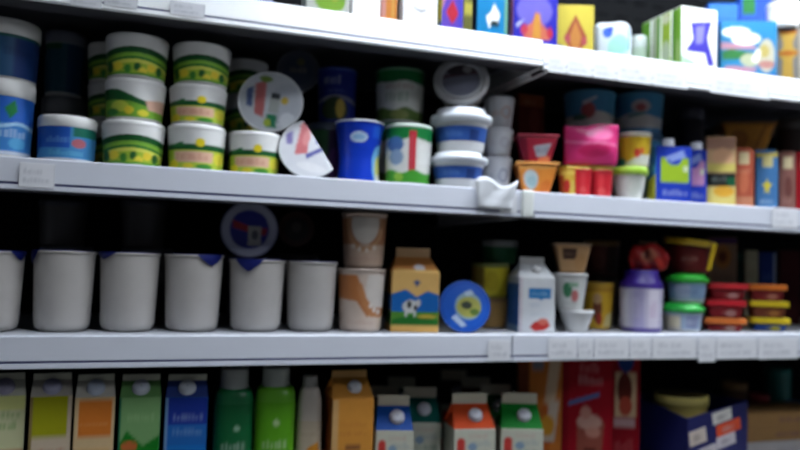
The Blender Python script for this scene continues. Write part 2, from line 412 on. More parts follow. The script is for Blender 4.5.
# shop ceiling panels; the last is added to light the rear stock
em = emis('panel_light', (240, 246, 255), LAMP_CEILING)
for i, (x, y) in enumerate(((.5, -.95), (2.3, -.95), (1.5, -2.5))):
    t = thing('ceiling_panel_lamp', ('square ceiling lamp nearest the cooler', 'square ceiling lamp further right over the aisle', 'unseen square ceiling lamp added further back to light the rear stock')[i],
              'lamp', (x, y, 2.98), 0, 'ceiling lamps of the shop')
    g = Geo(); 
    for q in ((-.32, .32, -.32, -.3), (-.32, .32, .3, .32), (-.32, -.3, -.3, .3), (.3, .32, -.3, .3)): g.box(*q, -.02, .02)
    obj('frame', g.mesh(False, False), cmat((230, 230, 230)), t)
    g = Geo(); g.box(-.3, .3, -.3, .3, -.005, .005); obj('diffuser', g.mesh(False, False), em, t)

# ---------------------------------------------------------------- shelves
LIP = .0495
def shelf(label, x0, x1, z, rail, lip=True):
    t = thing('display_shelf', label, 'shelf', (x0, 0, z), 0, 'cooler shelves'); L = x1-x0
    plain_box('deck', 0, L, .012, YB-.001, -.014, 0, M_DECK, t)
    plain_box('underside_shade', 0.006, L-.006, .052, YB-.001, -.018, -.0141, M_UNDER_SHADE, t)  # sheet added to darken the deck's underside like shade
    if lip:
        prof = [(.016, 0), (.002, 0), (0, -.002), (-.002, -.0375), (.0015, -.0378), (.0015, -.0415), (-.0035, -.042), (-.004, -.0485), (-.002, -LIP), (.006, -LIP), (.006, -.047), (.004, -.047), (.004, -.004), (.016, -.003)]
        P = np.array([[(x, y, zz) for y, zz in prof] for x in (0, L)]).transpose(1, 0, 2)
        g = Geo(); g.grid(P, flip=False)
        for xx in (0, L): g.poly([(xx, y, zz) for y, zz in prof])
        obj('price_rail', g.mesh(False, False), rail, t)
        plain_box('return_flange', 0, L, .0062, .052, -LIP, -.047, M_UNDER_SHADE, t)
        plain_box('rail_groove', 0, L, .0008, .0016, -.0415, -.0376, M_GROOVE, t)
    zbr = -.0535 if z > 1.6 else -.046
    for xx in (0.001, L-.004):
        g = Geo(); g.box(xx, xx+.003, .0525, YB-.001, zbr, -.0182); x2 = xx-.004 if xx > .1 else xx+.003
        g.box(x2, x2+.006, .001 if z > 1.6 else .0525, YB-.001, zbr-.002, zbr)
        obj('bracket', g.mesh(False, False), M_STEEL, t)
    return t
J1, J2, J3 = hit(543, 52, 0)[0], hit(533, 205, 0)[0], hit(512, 348, 0)[0]
for z, J, nm in ((Z1, J1, 'top'), (Z2, J2, 'second'), (Z3, J3, 'third'), (Z4, J3, 'lowest')):
    where = {'top': 'under the brightly lit boxes', 'second': 'carrying the green and yellow pots', 'third': 'carrying the plain white pots', 'lowest': 'carrying the juice cartons'}[nm]
    where2 = {'top': 'under the blue dessert box', 'second': 'under the magenta pack and blue cartons', 'third': 'with the row of paper price tags', 'lowest': 'under the navy display tray'}[nm]
    t = shelf('white metal cooler shelf, left section, ' + where, XL+.001, J-.0015, z, M_RAIL_GLARE if nm == 'top' else M_SHELF)
    if nm == 'second':
        e = J-.0015-XL-.001; obj('rail_end_cap', rbox(.024, .012, .052, .004, base=(236, 240, 236), n=(4, 4)), printed(.4), t, (e-.0125, -.0035, -LIP-.001))
    shelf('white metal cooler shelf, right section, ' + where2, J+.0015, XR-.001, Z1R if nm == 'top' else z, M_RAIL_GLARE if nm == 'top' else M_SHELF)

# price tags standing in the rails
tag_art = lambda s: [(238, 240, 246), ('s', -.8, .3, .55, .82, 9, s, (176, 180, 192)), ('s', -.8, .7, .2, .45, 7, s+1, (168, 172, 186)), ('r', .95, 1, 0, 1, (150, 156, 170))]
def price_tag(label, x0, x1, yt, yb, seed, tilt=0.0, col=None, fwd=0.0):
    a = hit(x0, (yt+yb)/2, -.004); b = hit(x1, (yt+yb)/2, -.004); cx = (x0+x1)/2
    zt, zb = hit(cx, yt, -.004)[2], hit(cx, yb, -.004)[2]
    art = tag_art(seed)
    if col: art[0] = col
    o = obj('price_tag', rbox(b[0]-a[0], .0008, zt-zb, .0003, art, base=(220, 222, 226), n=(24, 16)), printed(.55, 'paper'),
            None, ((a[0]+b[0])/2, -.0042-fwd, zb), (0, tilt, 0))
    return tag(o, label, 'price tag', 'price tags in the shelf rails')
price_tag('pale price tag under the blue tubs at the left end of the second shelf', 19, 55, 163, 188, 1)
price_tag('white price tag at the right end of the left second-shelf rail', 500, 517, 194, 213, 2)
price_tag('small white price tag at the joint of the third-shelf rails', 488, 510, 340, 361, 3)
for i, (x0, x1) in enumerate(((548, 577), (578, 593), (594, 629), (630, 651), (652, 697), (698, 715), (716, 757), (758, 798))):
    price_tag('paper price tag, %s from the left on the right third-shelf rail' % ('first second third fourth fifth sixth seventh eighth'.split()[i]), x0, x1, 338, 359 if i != 5 else 362, 10+i, fwd=.001 if i == 5 else 0)
for i, (x0, x1) in enumerate(((548, 566), (567, 592), (593, 616), (617, 652), (653, 688), (710, 770))):
    xm = (x0+x1)/2; yy = 52+(xm-543)*.128
    price_tag('price tag painted pale as lamp glare, %s from the left on the right top-shelf rail' % ('first second third fourth fifth sixth'.split()[i]), x0, x1, yy+2, yy+19, 30+i, col=(244, 246, 250))  # tag colour raised to blend with the rail's painted glare
for i, (x0, x1) in enumerate(((70, 102), (104, 138), (170, 205))):
    yy = 5+(x0-100)*.135-18+(10 if i == 0 else 6)
    price_tag('price tag painted pale as lamp glare, %s from the left on the left top-shelf rail' % ('first second third'.split()[i]), x0, x1, yy, yy+14, 40+i, col=(240, 242, 248))  # paper whitened here too, standing in for strong lamp light
price_tag('pale price tag near the right end of the second shelf', 772, 798, 208, 228, 50)
# crumpled paper tag hanging over the second-shelf rail
g = Geo(); rnd = np.random.RandomState(3); a = hit(474, 200, -.01); b = hit(518, 200, -.01); s = 1
U_, V_ = np.meshgrid(np.linspace(0, 1, 9), np.linspace(0, 1, 8))
zz = 1.408-.052*V_+.008*np.sin(U_*7)*(1-V_)
P = np.stack([a[0]+(b[0]-a[0])*(U_*(1-.25*V_)+.1*V_), -.006-.005*np.abs(np.sin(U_*5+V_*2.5))-.0015*rnd.rand(*U_.shape), zz], -1); g.grid(P, flip=True)
o = obj('crumpled_tag', g.mesh(True, False), cmat((232, 236, 242), .6, kind='paper'))
md = o.modifiers.new('thickness', 'SOLIDIFY'); md.thickness = .0006
tag(o, 'crumpled white paper tag hanging over the second-shelf rail at the joint', 'paper tag')

# ================================================================ second shelf
G1 = 'green and yellow pots stacked on the second shelf'
def pot_art(v):
    if v == 0:   # green hill with yellow flowers
        return [(238, 238, 236), ('r', -3, 3, 0, .58, (170, 200, 60)), ('a', .76, .17, .12, (16, 84, 36)), ('a', .60, .09, .12, (130, 186, 66)), ('a', .50, .07, .14, (40, 124, 50)), ('a', .42, .09, .16, (226, 226, 100)),
                ('e', -.62, .22, .16, .12, (240, 220, 60)), ('e', -.3, .16, .12, .11, (60, 136, 50)), ('e', .02, .22, .12, .11, (24, 96, 44)), ('e', .2, .12, .14, .1, (240, 220, 70)), ('e', .48, .22, .15, .11, (240, 214, 60)), ('e', .75, .18, .1, .13, (26, 96, 44)), ('e', -.86, .2, .1, .14, (30, 100, 44)),
                ('w', .0, .06, .015, 9, 0, (90, 160, 50))]
    if v == 2:   # the same print turned to its pink panel
        return [(238, 238, 236), ('r', -3, 3, 0, .5, (120, 176, 56)), ('p', [(-3, .85), (-.6, .8), (.1, .55), (.8, .4), (3, .36), (3, .26), (.6, .3), (-.2, .46), (-3, .6)], (18, 90, 40)), ('e', -.5, .3, .3, .16, (200, 216, 80)), ('e', -.2, .2, .16, .12, (240, 220, 60)), ('p', [(.35, .5), (1.2, .62), (1.2, .2), (.45, .24)], (232, 186, 164)), ('e', .3, .14, .2, .1, (236, 226, 70)), ('e', -.75, .14, .2, .1, (60, 140, 60))]
    return [(238, 238, 236), ('r', -3, 3, 0, .52, (186, 210, 66)), ('r', -3, 3, .47, .62, (18, 92, 44)), ('e', .12, .66, .17, .11, (246, 222, 40)),
            ('r', -.78, .6, .16, .44, (236, 190, 164)), ('s', -.7, .45, .22, .38, 9, 4, (206, 130, 110)), ('e', -.8, .1, .16, .12, (246, 226, 50)), ('e', .8, .28, .2, .15, (232, 222, 70)), ('e', -.3, .06, .2, .07, (240, 224, 60)),
            ('e', .3, .05, .3, .07, (70, 150, 56)), ('p', [(-1, .55), (-.5, .68), (-.4, .55)], (40, 120, 60))]
def pot(label, bb, Y, base, v, turn=0): return tub('yogurt_pot', label, 'pot', bb, Y, base, pot_art(v), lid=(238, 238, 236), tp=.9, lid_h=.1, over=1.018, group=G1, turn=turn, lv=(.02, .99))
def stack(fn, rows, Y, base): 
    for r in rows: base = fn(*r[:1], r[1], Y, base, *r[2:])
    return base
stack(pot, [('green and yellow pot, lowest of the leftmost front stack', (101, 165, 120), 0, .0), ('green and yellow pot, middle of the leftmost front stack', (104, 166, 78), 2, 0), ('green and yellow pot on top of the leftmost front stack', (105, 169, 33), 0, 0)], .085, Z2)
stack(pot, [('pink-banded green pot, lowest of the stack beside the tallest one', (167, 226, 124), 1), ('pink-banded green pot, middle of the stack beside the tallest one', (169, 227, 84), 1), ('green and yellow pot topping the pink-banded stack', (172, 231, 42), 0)], .085, Z2)
pot('pink-banded green pot standing alone left of the tipped bowls', (228, 281, 131), .085, Z2, 1)
stack(pot, [('shaded green pot behind the leftmost front stack, lowest', (87, 133, 120), 0), ('shaded green pot behind the leftmost front stack, middle', (87, 133, 82), 0), ('shaded green pot behind the leftmost front stack, on top', (87, 134, 42), 0)], .2, Z2)
stack(pot, [('shaded green pot behind the single pot, lowest', (224, 268, 134), 0), ('shaded green pot behind the single pot, middle', (224, 268, 96), 0), ('shaded green pot behind the single pot, on top', (224, 268, 58), 0)], .24, Z2)
# blue tubs at the far left
BT = [(60, 130, 200), ('r', -3, 3, .55, 1, (34, 96, 190)), ('p', [(-.2, .8), (.15, .95), (.25, .75), (.0, .62)], (20, 120, 60)), ('w', .48, .54, .03, 5, 0, (170, 210, 236)), ('s', -.6, .6, .3, .46, 8, 3, (214, 228, 240)), ('e', .3, .2, .3, .1, (90, 170, 220)), ('r', -3, 3, 0, .05, (225, 232, 240))]
BT2 = [(70, 140, 196), ('r', -3, .1, .35, 1, (28, 84, 176)), ('r', .2, 3, .7, 1, (24, 110, 90)), ('e', .4, .5, .25, .14, (180, 100, 110)), ('s', -.7, .1, .5, .7, 7, 5, (120, 170, 220)), ('s', -.6, .6, .12, .3, 9, 6, (110, 190, 220)), ('r', -3, 3, 0, .04, (225, 232, 240))]
b = tub('blue_tub', 'tall blue tub with white lid cut by the left edge of the photo', 'tub', (-32, 35, 78), .085, Z2, BT, lid_h=.2, tp=.95, over=1.04, group='blue tubs on the second shelf', turn=.25)
tub('blue_tub', 'dark blue tub stacked on the leftmost blue tub', 'tub', (-30, 41, 17), .1, b, [(30, 60, 120), ('r', -3, .0, 0, 1, (50, 96, 140)), ('r', -3, 3, .92, 1, (40, 100, 90)), ('s', -.3, .7, .5, .7, 8, 8, (24, 44, 100))], lid_h=.24, tp=.95, over=1.04, group='blue tubs on the second shelf', turn=.25)
tub('blue_tub', 'low blue tub with white lid left of the green pots', 'tub', (37, 97, 115), .085, Z2, BT2, lid_h=.22, tp=.97, group='blue tubs on the second shelf')
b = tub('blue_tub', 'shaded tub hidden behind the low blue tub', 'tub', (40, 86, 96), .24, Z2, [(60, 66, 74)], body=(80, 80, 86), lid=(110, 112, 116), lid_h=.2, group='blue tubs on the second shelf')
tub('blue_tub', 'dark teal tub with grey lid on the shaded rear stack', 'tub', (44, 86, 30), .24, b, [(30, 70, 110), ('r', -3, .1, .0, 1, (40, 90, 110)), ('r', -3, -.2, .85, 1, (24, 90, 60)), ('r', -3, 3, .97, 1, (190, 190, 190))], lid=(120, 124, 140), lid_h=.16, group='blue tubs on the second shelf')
# tipped round bowls with printed foil lids
LID_A = [(206, 212, 220), ('e', .45, .0, .45, .7, (196, 202, 212)), ('p', [(-.55, .55), (-.2, .7), (-.15, -.6), (-.45, -.5)], (196, 110, 110)), ('p', [(-.8, .3), (-.6, .45), (-.55, -.3), (-.75, -.25)], (80, 100, 150)),
         ('e', -.25, .75, .2, .12, (120, 150, 60)), ('r', -.02, .3, -.4, .12, (176, 182, 178)), ('r', .0, .28, .1, .3, (40, 50, 56)), ('e', .45, .08, .12, .14, (210, 180, 60)), ('r', -.05, .28, -.9, -.45, (30, 130, 90)), ('e', .0, -.75, .12, .14, (180, 200, 70)), ('e', .62, -.6, .25, .3, (230, 236, 242))]
LID_B = [(228, 230, 236), ('p', [(-.5, .9), (-.2, .95), (-.05, -.2), (-.45, -.35)], (216, 120, 124)), ('p', [(-.1, -.25), (.55, .3), (.62, .2), (-.02, -.4)], (96, 98, 170)), ('p', [(.1, .3), (.5, .55), (.5, .45), (.15, .2)], (130, 130, 190)), ('p', [(-.9, .3), (-.7, .5), (-.6, .0), (-.8, -.05)], (140, 130, 190)), ('e', -.2, .35, .12, .3, (232, 150, 150)), ('e', .2, -.65, .5, .16, (244, 245, 248))]
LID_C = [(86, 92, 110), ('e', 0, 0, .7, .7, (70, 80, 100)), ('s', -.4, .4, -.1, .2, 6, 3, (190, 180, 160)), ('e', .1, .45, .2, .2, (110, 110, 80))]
GB = 'round tipped bowls with printed lids'
c2, R2 = bowl('tipped_bowl', 'tipped bowl with white, pink and violet lid, lowest of the three', 'bowl', (279, 341, 119, 181), .045, LID_B, 76, 12, 0, .032, r_end=.6, stand=Z2, crush=(.72, .69, .30), group=GB)
bowl('tipped_bowl', 'tipped bowl with grey lid showing a jar and red stripe, leaning above the single pot', 'bowl', (238, 303, 69, 134), .078, LID_A, 78, 6, -.05, .032, r_end=.6, group=GB)
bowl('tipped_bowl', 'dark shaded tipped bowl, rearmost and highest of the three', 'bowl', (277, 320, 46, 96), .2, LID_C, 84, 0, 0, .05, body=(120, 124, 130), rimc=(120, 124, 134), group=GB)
# rear blue pot column
b = tub('berry_pot', 'shaded pot with purple grapes and green leaves behind the blue cup', 'pot', (306, 350, 122), .175, Z2, [(60, 40, 76), ('r', -3, .0, .5, 1, (40, 84, 50)), ('e', .3, .35, .3, .3, (96, 56, 120)), ('e', -.3, .3, .25, .25, (84, 50, 110)), ('e', .7, .5, .2, .2, (80, 46, 104))], lid=(60, 70, 90), lid_h=.1)
tub('navy_pot', 'navy blue pot with white lettering and gold picture, on the grape pot', 'pot', (317, 357, 66), .175, b, [(26, 44, 140), ('s', -.7, .2, .72, .9, 5, 3, (200, 208, 224)), ('a', .5, .08, .1, (150, 150, 170)), ('e', -.1, .2, .7, .26, (50, 66, 40)), ('e', .2, .22, .25, .2, (190, 160, 60)), ('s', -.5, .5, .55, .62, 9, 4, (120, 130, 190))], body=(26, 44, 140), lid=(60, 80, 160), lid_h=.05)
# royal blue flared cup
X, w, h = fit((334, 384, 119), .085, Z2)
t = thing('blue_cup', 'royal blue flared cup with white oval logo at front', 'cup', (X, .085, Z2), face(X, .085))
R = w/2; pr = [(.001, 0), (R*.80, 0), (R*.83, .003), (R*.80, h*.25), (R*.78, h*.4), (R*.84, h*.65), (R*.96, h*.97)]
obj('body', lathe(pr, 44), cmat((30, 74, 200), .3), t)
obj('label_sleeve', sleeve(pr[2:], [(20, 62, 196), ('e', -.02, .74, .38, .09, (214, 232, 246)), ('e', -.02, .74, .3, .055, (150, 190, 230)), ('e', .95, .3, .32, .34, (120, 190, 235)), ('e', 1.0, .22, .24, .24, (220, 220, 120)), ('e', .98, .05, .2, .1, (240, 240, 230)), ('r', .6, .95, .75, .95, (40, 96, 220))], .0007), printed(.3), t)
obj('rim', lathe([(R*.93, h*.965), (R*1.0, h*.97), (R*1.0, h-.001), (R*.95, h)], 44), cmat((225, 232, 244), .3), t)
obj('foil_lid', lathe([(R*.97, h*.985), (R*.97, h*.995), (.001, h*.99)], 44), cmat((110, 150, 220), .3, .2, 'foil'), t)
# green and white cups
GC1 = [(232, 232, 226), ('w', .78, 1.1, .02, 5, .5, (22, 130, 62)), ('r', .02, .33, .12, .93, (208, 50, 66)), ('r', .12, .2, .2, .85, (220, 90, 100)), ('e', -.55, .68, .35, .14, (80, 120, 180)), ('e', -.5, .45, .3, .14, (150, 176, 206)), ('w', -.1, .2, .03, 6, 0, (70, 160, 50)), ('e', -.4, .1, .2, .08, (150, 200, 70)), ('r', .5, .95, .35, .7, (240, 240, 236))]
GC2 = [(242, 242, 236), ('w', .76, 1.1, .02, 5, .5, (20, 120, 60)), ('s', -.6, .6, .62, .73, 7, 5, (190, 120, 120)), ('s', -.6, .4, .36, .58, 6, 3, (60, 140, 90)), ('w', -.1, .22, .03, 6, 0, (110, 140, 70)), ('e', 0, .1, .4, .1, (160, 170, 100))]
tub('green_cup', 'white cup with green top and red upright stripe, at the front', 'cup', (384, 432, 123), .07, Z2, GC1, lid=(200, 214, 204), lid_h=.05, tp=.9, over=1.02, lv=(.01, 1), group='green and white cups')
b = tub('green_cup', 'shaded green and white cup hidden behind the red-striped one', 'cup', (374, 418, 122), .16, Z2, GC2, lid=(60, 140, 90), lid_h=.05, tp=.9, lv=(.01, 1), group='green and white cups')
tub('green_cup', 'green and white cup with green lettering, raised behind the red-striped one', 'cup', (375, 425, 66), .16, b, GC2, lid=(120, 170, 130), lid_h=.05, tp=.92, lv=(.01, 1), group='green and white cups')
# white tubs with blue band
def WB(): return [(232, 234, 236), ('r', -3, 3, .3, .82, (58, 104, 190)), ('r', .35, .7, .34, .7, (40, 70, 140)), ('s', -.6, .1, .45, .66, 6, 4, (110, 150, 214)), ('r', -3, 3, .3, .34, (40, 80, 160))]
b = tub('banded_tub', 'white tub with blue band and wide lid, lower of two', 'tub', (428, 488, 150), .065, Z2, WB(), tp=.82, lid_h=.26, over=1.16, flange=True, lid=(232, 238, 246), group='white tubs with blue bands', lv=(.02, .98))
b = tub('banded_tub', 'white tub with blue band and wide lid, upper of two', 'tub', (430, 492, 105), .068, b, WB(), tp=.82, lid_h=.3, over=1.14, flange=True, lid=(226, 232, 240), group='white tubs with blue bands', lv=(.02, .98))
X, w, h = fit((433, 489, 57), .065, b)
t = thing('clear_tub', 'clear plastic tub with round white rim tipped on the banded tubs', 'tub', (X, .065, b+.06), 0, None, (math.radians(70), math.radians(-8), face(X, .065)))
R = w/2
obj('body', lathe([(.001, -.045), (R*.74, -.045), (R*.8, -.04), (R*.95, -.004)], 44), cmat((196, 182, 168), .3), t)
obj('lid', lathe([(R*.95, -.008), (R*1.0, -.007), (R*1.0, .001), (R*.95, .003), (R*.82, .002), (R*.8, -.002)], 44), cmat((206, 206, 208), .35), t)
obj('lid_film', disc(R*.82, [(150, 150, 166), ('e', 0, -.2, .8, .55, (150, 152, 172)), ('r', -1, 1, .25, .4, (120, 90, 100)), ('e', .1, .6, .7, .3, (90, 80, 88)), ('e', .35, .55, .2, .2, (190, 186, 190)), ('o', 0, 0, .98, .98, .12, (205, 205, 210))], .001), printed(.25), t, (0, 0, -.002))
obj('ring_ridge', lathe([(R*.68, .0), (R*.70, .004), (R*.76, .004), (R*.78, .0)], 44), cmat((214, 216, 222), .3), t)
# white boxy cups stacked beside the banded tubs
def WC(s, m): return [(214, 216, 220), ('s', -.5, .6, .35, .6, 6, s, m), ('e', .5, .5, .35, .25, (200, 202, 210)), ('o', .5, .5, .3, .22, .2, m)]
b = Z2
for i, (y, m, lb) in enumerate(((156, (130, 136, 160), 'lowest'), (127, (190, 180, 190), 'middle'), (95, (210, 160, 130), 'topmost'))):
    b = tub('white_cup', 'pale printed cup in the stack right of the banded tubs, ' + lb, 'cup', (480+i*1.5, 512+i*1.5, y), .105+.003*i, b, WC(i+3, m), body=(214, 216, 220), lid=(206, 208, 214), tp=.78, lid_h=.07, group='pale cups stacked beside the banded tubs')
# dark red pack behind
b = pbox('red_pack', 'dark pack beneath the maroon pack in the shade', 'pack', (513, 545, 136), .2, Z2, .6, None, [(60, 30, 30)], colour=(60, 30, 30))
pbox('maroon_pack', 'maroon and brown pack in the shade behind the pink tub', 'pack', (510, 545, 93), .2, b, .6, None, [(110, 44, 36), ('r', -1, 1, .7, 1, (150, 84, 50)), ('e', .2, .4, .4, .3, (130, 60, 50)), ('s', -.6, .4, .75, .9, 4, 3, (190, 140, 110))], colour=(90, 36, 34))
# flared rectangular tubs
ORT = [(242, 150, 60), ('e', -.35, .5, .42, .32, (206, 224, 226)), ('e', -.3, .45, .3, .18, (176, 208, 214)), ('p', [(-1, 1), (1, 1), (1, .88), (-1, .84)], (236, 170, 90)), ('e', .6, .2, .4, .3, (236, 130, 50))]
PKT = [(178, 44, 66), ('p', [(-.25, .62), (.75, .75), (.55, .25), (-.05, .2)], (176, 180, 190)), ('s', -.1, .6, .36, .62, 5, 3, (70, 90, 110)), ('p', [(.0, .0), (.9, .0), (.8, .25), (.1, .18)], (226, 140, 100)), ('r', -1, -.6, 0, 1, (130, 24, 50))]
b = rtub('flared_tub', 'orange flared tub with pale blue logo at the front', 'tub', (511, 559, 161), .03, Z2, .8, 8, ORT, (200, 110, 50), None, body=(236, 140, 56), lid=(240, 168, 88), tp=.62, lid_h=.005)
rtub('flared_tub', 'pink flared tub with silver logo stacked on the orange one', 'tub', (512, 559, 133), .03, b, .8, 10, PKT, (140, 30, 56), None, body=(170, 40, 64), lid=(196, 70, 90), tp=.66, lid_h=.004)
# red and yellow cups under the magenta pack
RC = [(216, 44, 56), ('r', -.2, .3, 0, 1, (228, 64, 72)), ('e', .1, .2, .4, .16, (236, 90, 90))]
YC = [(226, 186, 70), ('r', -1, -.5, 0, 1, (190, 90, 50)), ('e', .4, .3, .3, .3, (236, 210, 100)), ('e', -.2, .35, .35, .3, (206, 60, 50)), ('r', -3, 3, .82, 1, (240, 210, 100))]
tops = [cup('small_cup', 'yellow and red small cup left of the red ones', 'cup', (558, 580, 166), .07, Z2, YC, body=(226, 186, 70), foil=(230, 200, 90), tp=.8, round_base=.004),
        cup('small_cup', 'plain red small cup, left of two under the magenta pack', 'cup', (573, 592, 168), .05, Z2, RC, body=(210, 40, 52), foil=(220, 200, 90), tp=.78, round_base=.004),
        cup('small_cup', 'plain red small cup, right of two under the magenta pack', 'cup', (588, 613, 169), .055, Z2, RC, body=(210, 40, 52), foil=(220, 200, 90), tp=.8, round_base=.004)]
bt = max(tops)
X, Y, w, d, h, a = boxfit((562, 617, 124), .02, bt+.004, .55, 6)
t = thing('magenta_pack', 'glossy magenta film pack lying across the red cups', 'pack', (X, Y, bt+.004), a)
def puff(P):
    Q = P.copy(); zz_ = Q[..., 2]/h; Q[..., 1] -= .012*np.sin(PI*np.clip(zz_, 0, 1))*np.cos(Q[..., 0]/w*PI); Q[..., 0] *= 1+.05*zz_
    Q[..., 2] += .003*np.sin(Q[..., 0]*60)*zz_; Q[..., 1] += .0012*np.sin(Q[..., 2]*90+Q[..., 0]*60); return Q
obj('body', rbox(w, d, h, .006, [(222, 60, 128), ('e', .1, .35, .6, .16, (206, 44, 104)), ('e', .3, .75, .5, .16, (236, 110, 166)), ('p', [(-1, .62), (1, .5), (1, .46), (-1, .56)], (240, 130, 176)), ('s', -.4, .6, .28, .4, 8, 3, (190, 40, 90))], (196, 40, 96), None, (230, 80, 140), (214, 52, 116), (34, 30), puff), printed(.25), t)
obj('film_seal', rbox(w*.96, d*.9, .005, .002, base=(216, 210, 90), n=(8, 8)), printed(.3), t, (0, .004, -.0045))
# back blue tubs
BB1 = [(84, 166, 214), ('w', -.1, .42, .06, 3, .6, (240, 240, 234)), ('e', -.05, .5, .28, .24, (196, 100, 100)), ('p', [(-.3, .75), (.25, .92), (.3, .86), (-.2, .66)], (220, 230, 236)), ('e', -.4, .3, .3, .1, (90, 140, 120))]
BB2 = [(84, 166, 214), ('w', -.1, .40, .06, 3, 2.0, (240, 238, 230)), ('e', .1, .66, .38, .2, (220, 206, 206)), ('e', .1, .62, .22, .12, (206, 110, 110)), ('p', [(-.5, .4), (.2, .5), (.3, .4), (-.4, .3)], (120, 170, 170))]
for i, (bb, art, nm) in enumerate((((563, 616, 88), BB1, 'left'), ((613, 664, 90), BB2, 'right'))):
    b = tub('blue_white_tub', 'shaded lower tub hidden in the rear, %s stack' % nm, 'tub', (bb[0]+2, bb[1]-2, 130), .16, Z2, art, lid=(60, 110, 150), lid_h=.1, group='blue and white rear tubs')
    tub('blue_white_tub', 'teal blue and white rear tub with a red figure above the magenta pack' if i == 0 else 'teal blue and white rear tub with a pink oval above the yellow cup', 'tub', bb, .16, b, art, body=(84, 166, 214), lid=(90, 170, 214), lid_h=.08, tp=.9, group='blue and white rear tubs')
# yellow cup on lime-lidded cup
b = tub('lime_cup', 'white cup with lime green lid right of the red cups', 'cup', (610, 648, 166), .068, Z2, [(228, 230, 222), ('e', .3, .5, .5, .4, (216, 220, 208))], lid=(178, 222, 70), tp=.72, lid_h=.2, over=1.12, lv=(.02, .98))
cup('yellow_cup', 'yellow and white fruit cup standing on the lime lid', 'cup', (616, 652, 131), .07, b, [(226, 190, 50), ('p', [(-3, 0), (3, 0), (3, .5), (.4, .35), (-.4, .12), (-3, .3)], (228, 228, 218)), ('e', .2, .42, .2, .16, (216, 70, 60)), ('e', .5, .5, .15, .12, (226, 110, 60)), ('e', -.8, .12, .25, .14, (50, 140, 120))], body=(228, 228, 220), foil=(226, 220, 190), tp=.8, round_base=.004)
# blue cartons with caps (flat-topped)
def blue_carton(label, bb, gap, phi, patch, side, cap_at, k=.6):
    X, Y, w, d, h, a = boxfit(bb, gap, Z2, k, phi); ch = .017; hb = h-ch
    t = thing('blue_carton', label, 'carton', (X, Y, Z2), a, 'blue capped cartons')
    Fa = [(36, 62, 176), ('r', -.72, .82, .36, .80, patch), ('e', .0, .86, .5, .2, (44, 70, 190)), ('l', [(-.4, .78), (.5, .9)], .05, 1.5, (150, 170, 230)), ('l', [(-.2, .74), (.6, .84)], .04, 1.5, (150, 170, 230)), ('s', -.6, .75, .13, .25, 9, 3, (180, 190, 226)), ('r', .5, .75, .55, .65, (220, 230, 190))]
    obj('body', rbox(w, d, hb, .003, Fa, side, (30, 50, 150), (40, 66, 180), (36, 62, 176), (34, 40)), printed(.4, 'printed_card'), t)
    c = .012; obj('screw_cap', lathe([(c*1.15, 0), (c*1.15, .003), (c, .0035), (c, ch-.002), (c*.9, ch), (.001, ch)], 28), cmat((222, 226, 236), .35), t, (cap_at*w, -d*.12, hb))
SIDE = [(70, 150, 214), ('p', [(-1, 0), (1, 0), (1, .5), (-1, .38)], (210, 206, 70)), ('e', .2, .62, .5, .1, (110, 190, 230)), ('r', -1, -.5, 0, 1, (50, 120, 110))]
blue_carton('blue carton with lime green patch and white cap', (645, 692, 137), .03, 27, (162, 196, 50), SIDE, -.05)
blue_carton('blue carton with pink patch and white cap, half behind the lime one', (676, 707, 141), .05, 14, (206, 150, 190), [(40, 60, 150)], .15)
# layered pack, orange tub, tall slim boxes
pbox('layered_pack', 'beige, black and yellow banded pack right of the blue cartons', 'pack', (704, 736, 136), .035, Z2, .35, 10, [(212, 176, 130), ('r', -1, 1, .82, 1, (170, 130, 110)), ('e', .1, .72, .7, .12, (226, 176, 136)), ('r', -1, 1, .5, .62, (222, 206, 110)), ('r', -1, 1, .3, .48, (34, 36, 34)), ('s', -.6, .4, .36, .44, 5, 3, (150, 160, 156)), ('r', .4, 1, .3, .42, (30, 90, 60)), ('r', -1, 1, 0, .28, (222, 204, 120)), ('e', .2, .22, .7, .08, (226, 170, 60))], (90, 70, 50), colour=(190, 160, 110))
GS = 'tall slim cartons at the right end of the second shelf'
def slim(label, bb, gap, phi, art, col, side):
    X, Y, w, d, h, a = boxfit(bb, gap, Z2, .8, phi)
    t = thing('slim_carton', label, 'carton', (X, Y, Z2), a, GS)
    obj('body', rbox(w, d, h-.008, .0025, art, side, None, None, col, (26, 44)), printed(.45, 'printed_card'), t)
    obj('folded_top', rbox(w*.9, d*.5, .009, .003, base=col, n=(6, 6)), printed(.45, 'printed_card'), t, (0, 0, h-.009))
slim('rust red slim carton beside the banded pack', (730, 754, 146), .03, 12, [(176, 88, 66), ('r', -.5, .5, .76, .97, (206, 190, 150)), ('e', .0, .45, .5, .2, (196, 110, 80)), ('s', -.7, .7, .6, .7, 6, 2, (206, 150, 120)), ('r', -1, 1, 0, .2, (196, 130, 100))], (170, 90, 66), (110, 60, 50))
slim('blue slim carton with yellow star shape', (752, 778, 148), .03, 12, [(70, 120, 170), ('r', -1, 1, .92, 1, (190, 170, 70)), ('r', -.4, .5, .74, .96, (214, 204, 140)), ('p', [(0, .55), (.15, .46), (.5, .44), (.2, .38), (.2, .26), (0, .33), (-.25, .28), (-.15, .38), (-.5, .44), (-.12, .46)], (222, 206, 60)), ('s', -.6, .6, .1, .2, 7, 2, (190, 210, 226)), ('r', -.7, .7, 0, .07, (110, 150, 190))], (70, 116, 166), (40, 60, 90))
slim('brown slim carton beside the blue star one', (776, 796, 150), .03, 12, [(136, 92, 84), ('r', -.5, .6, .74, .96, (206, 190, 150)), ('e', .1, .4, .4, .2, (110, 66, 60)), ('s', -.6, .6, .12, .3, 6, 2, (180, 140, 126))], (130, 90, 80), (90, 60, 56))
slim('bright red slim carton cut by the right edge of the photo', (793, 815, 150), .03, 12, [(190, 30, 44), ('r', -.5, .6, .74, .94, (214, 120, 110))], (186, 30, 44), (160, 20, 40))
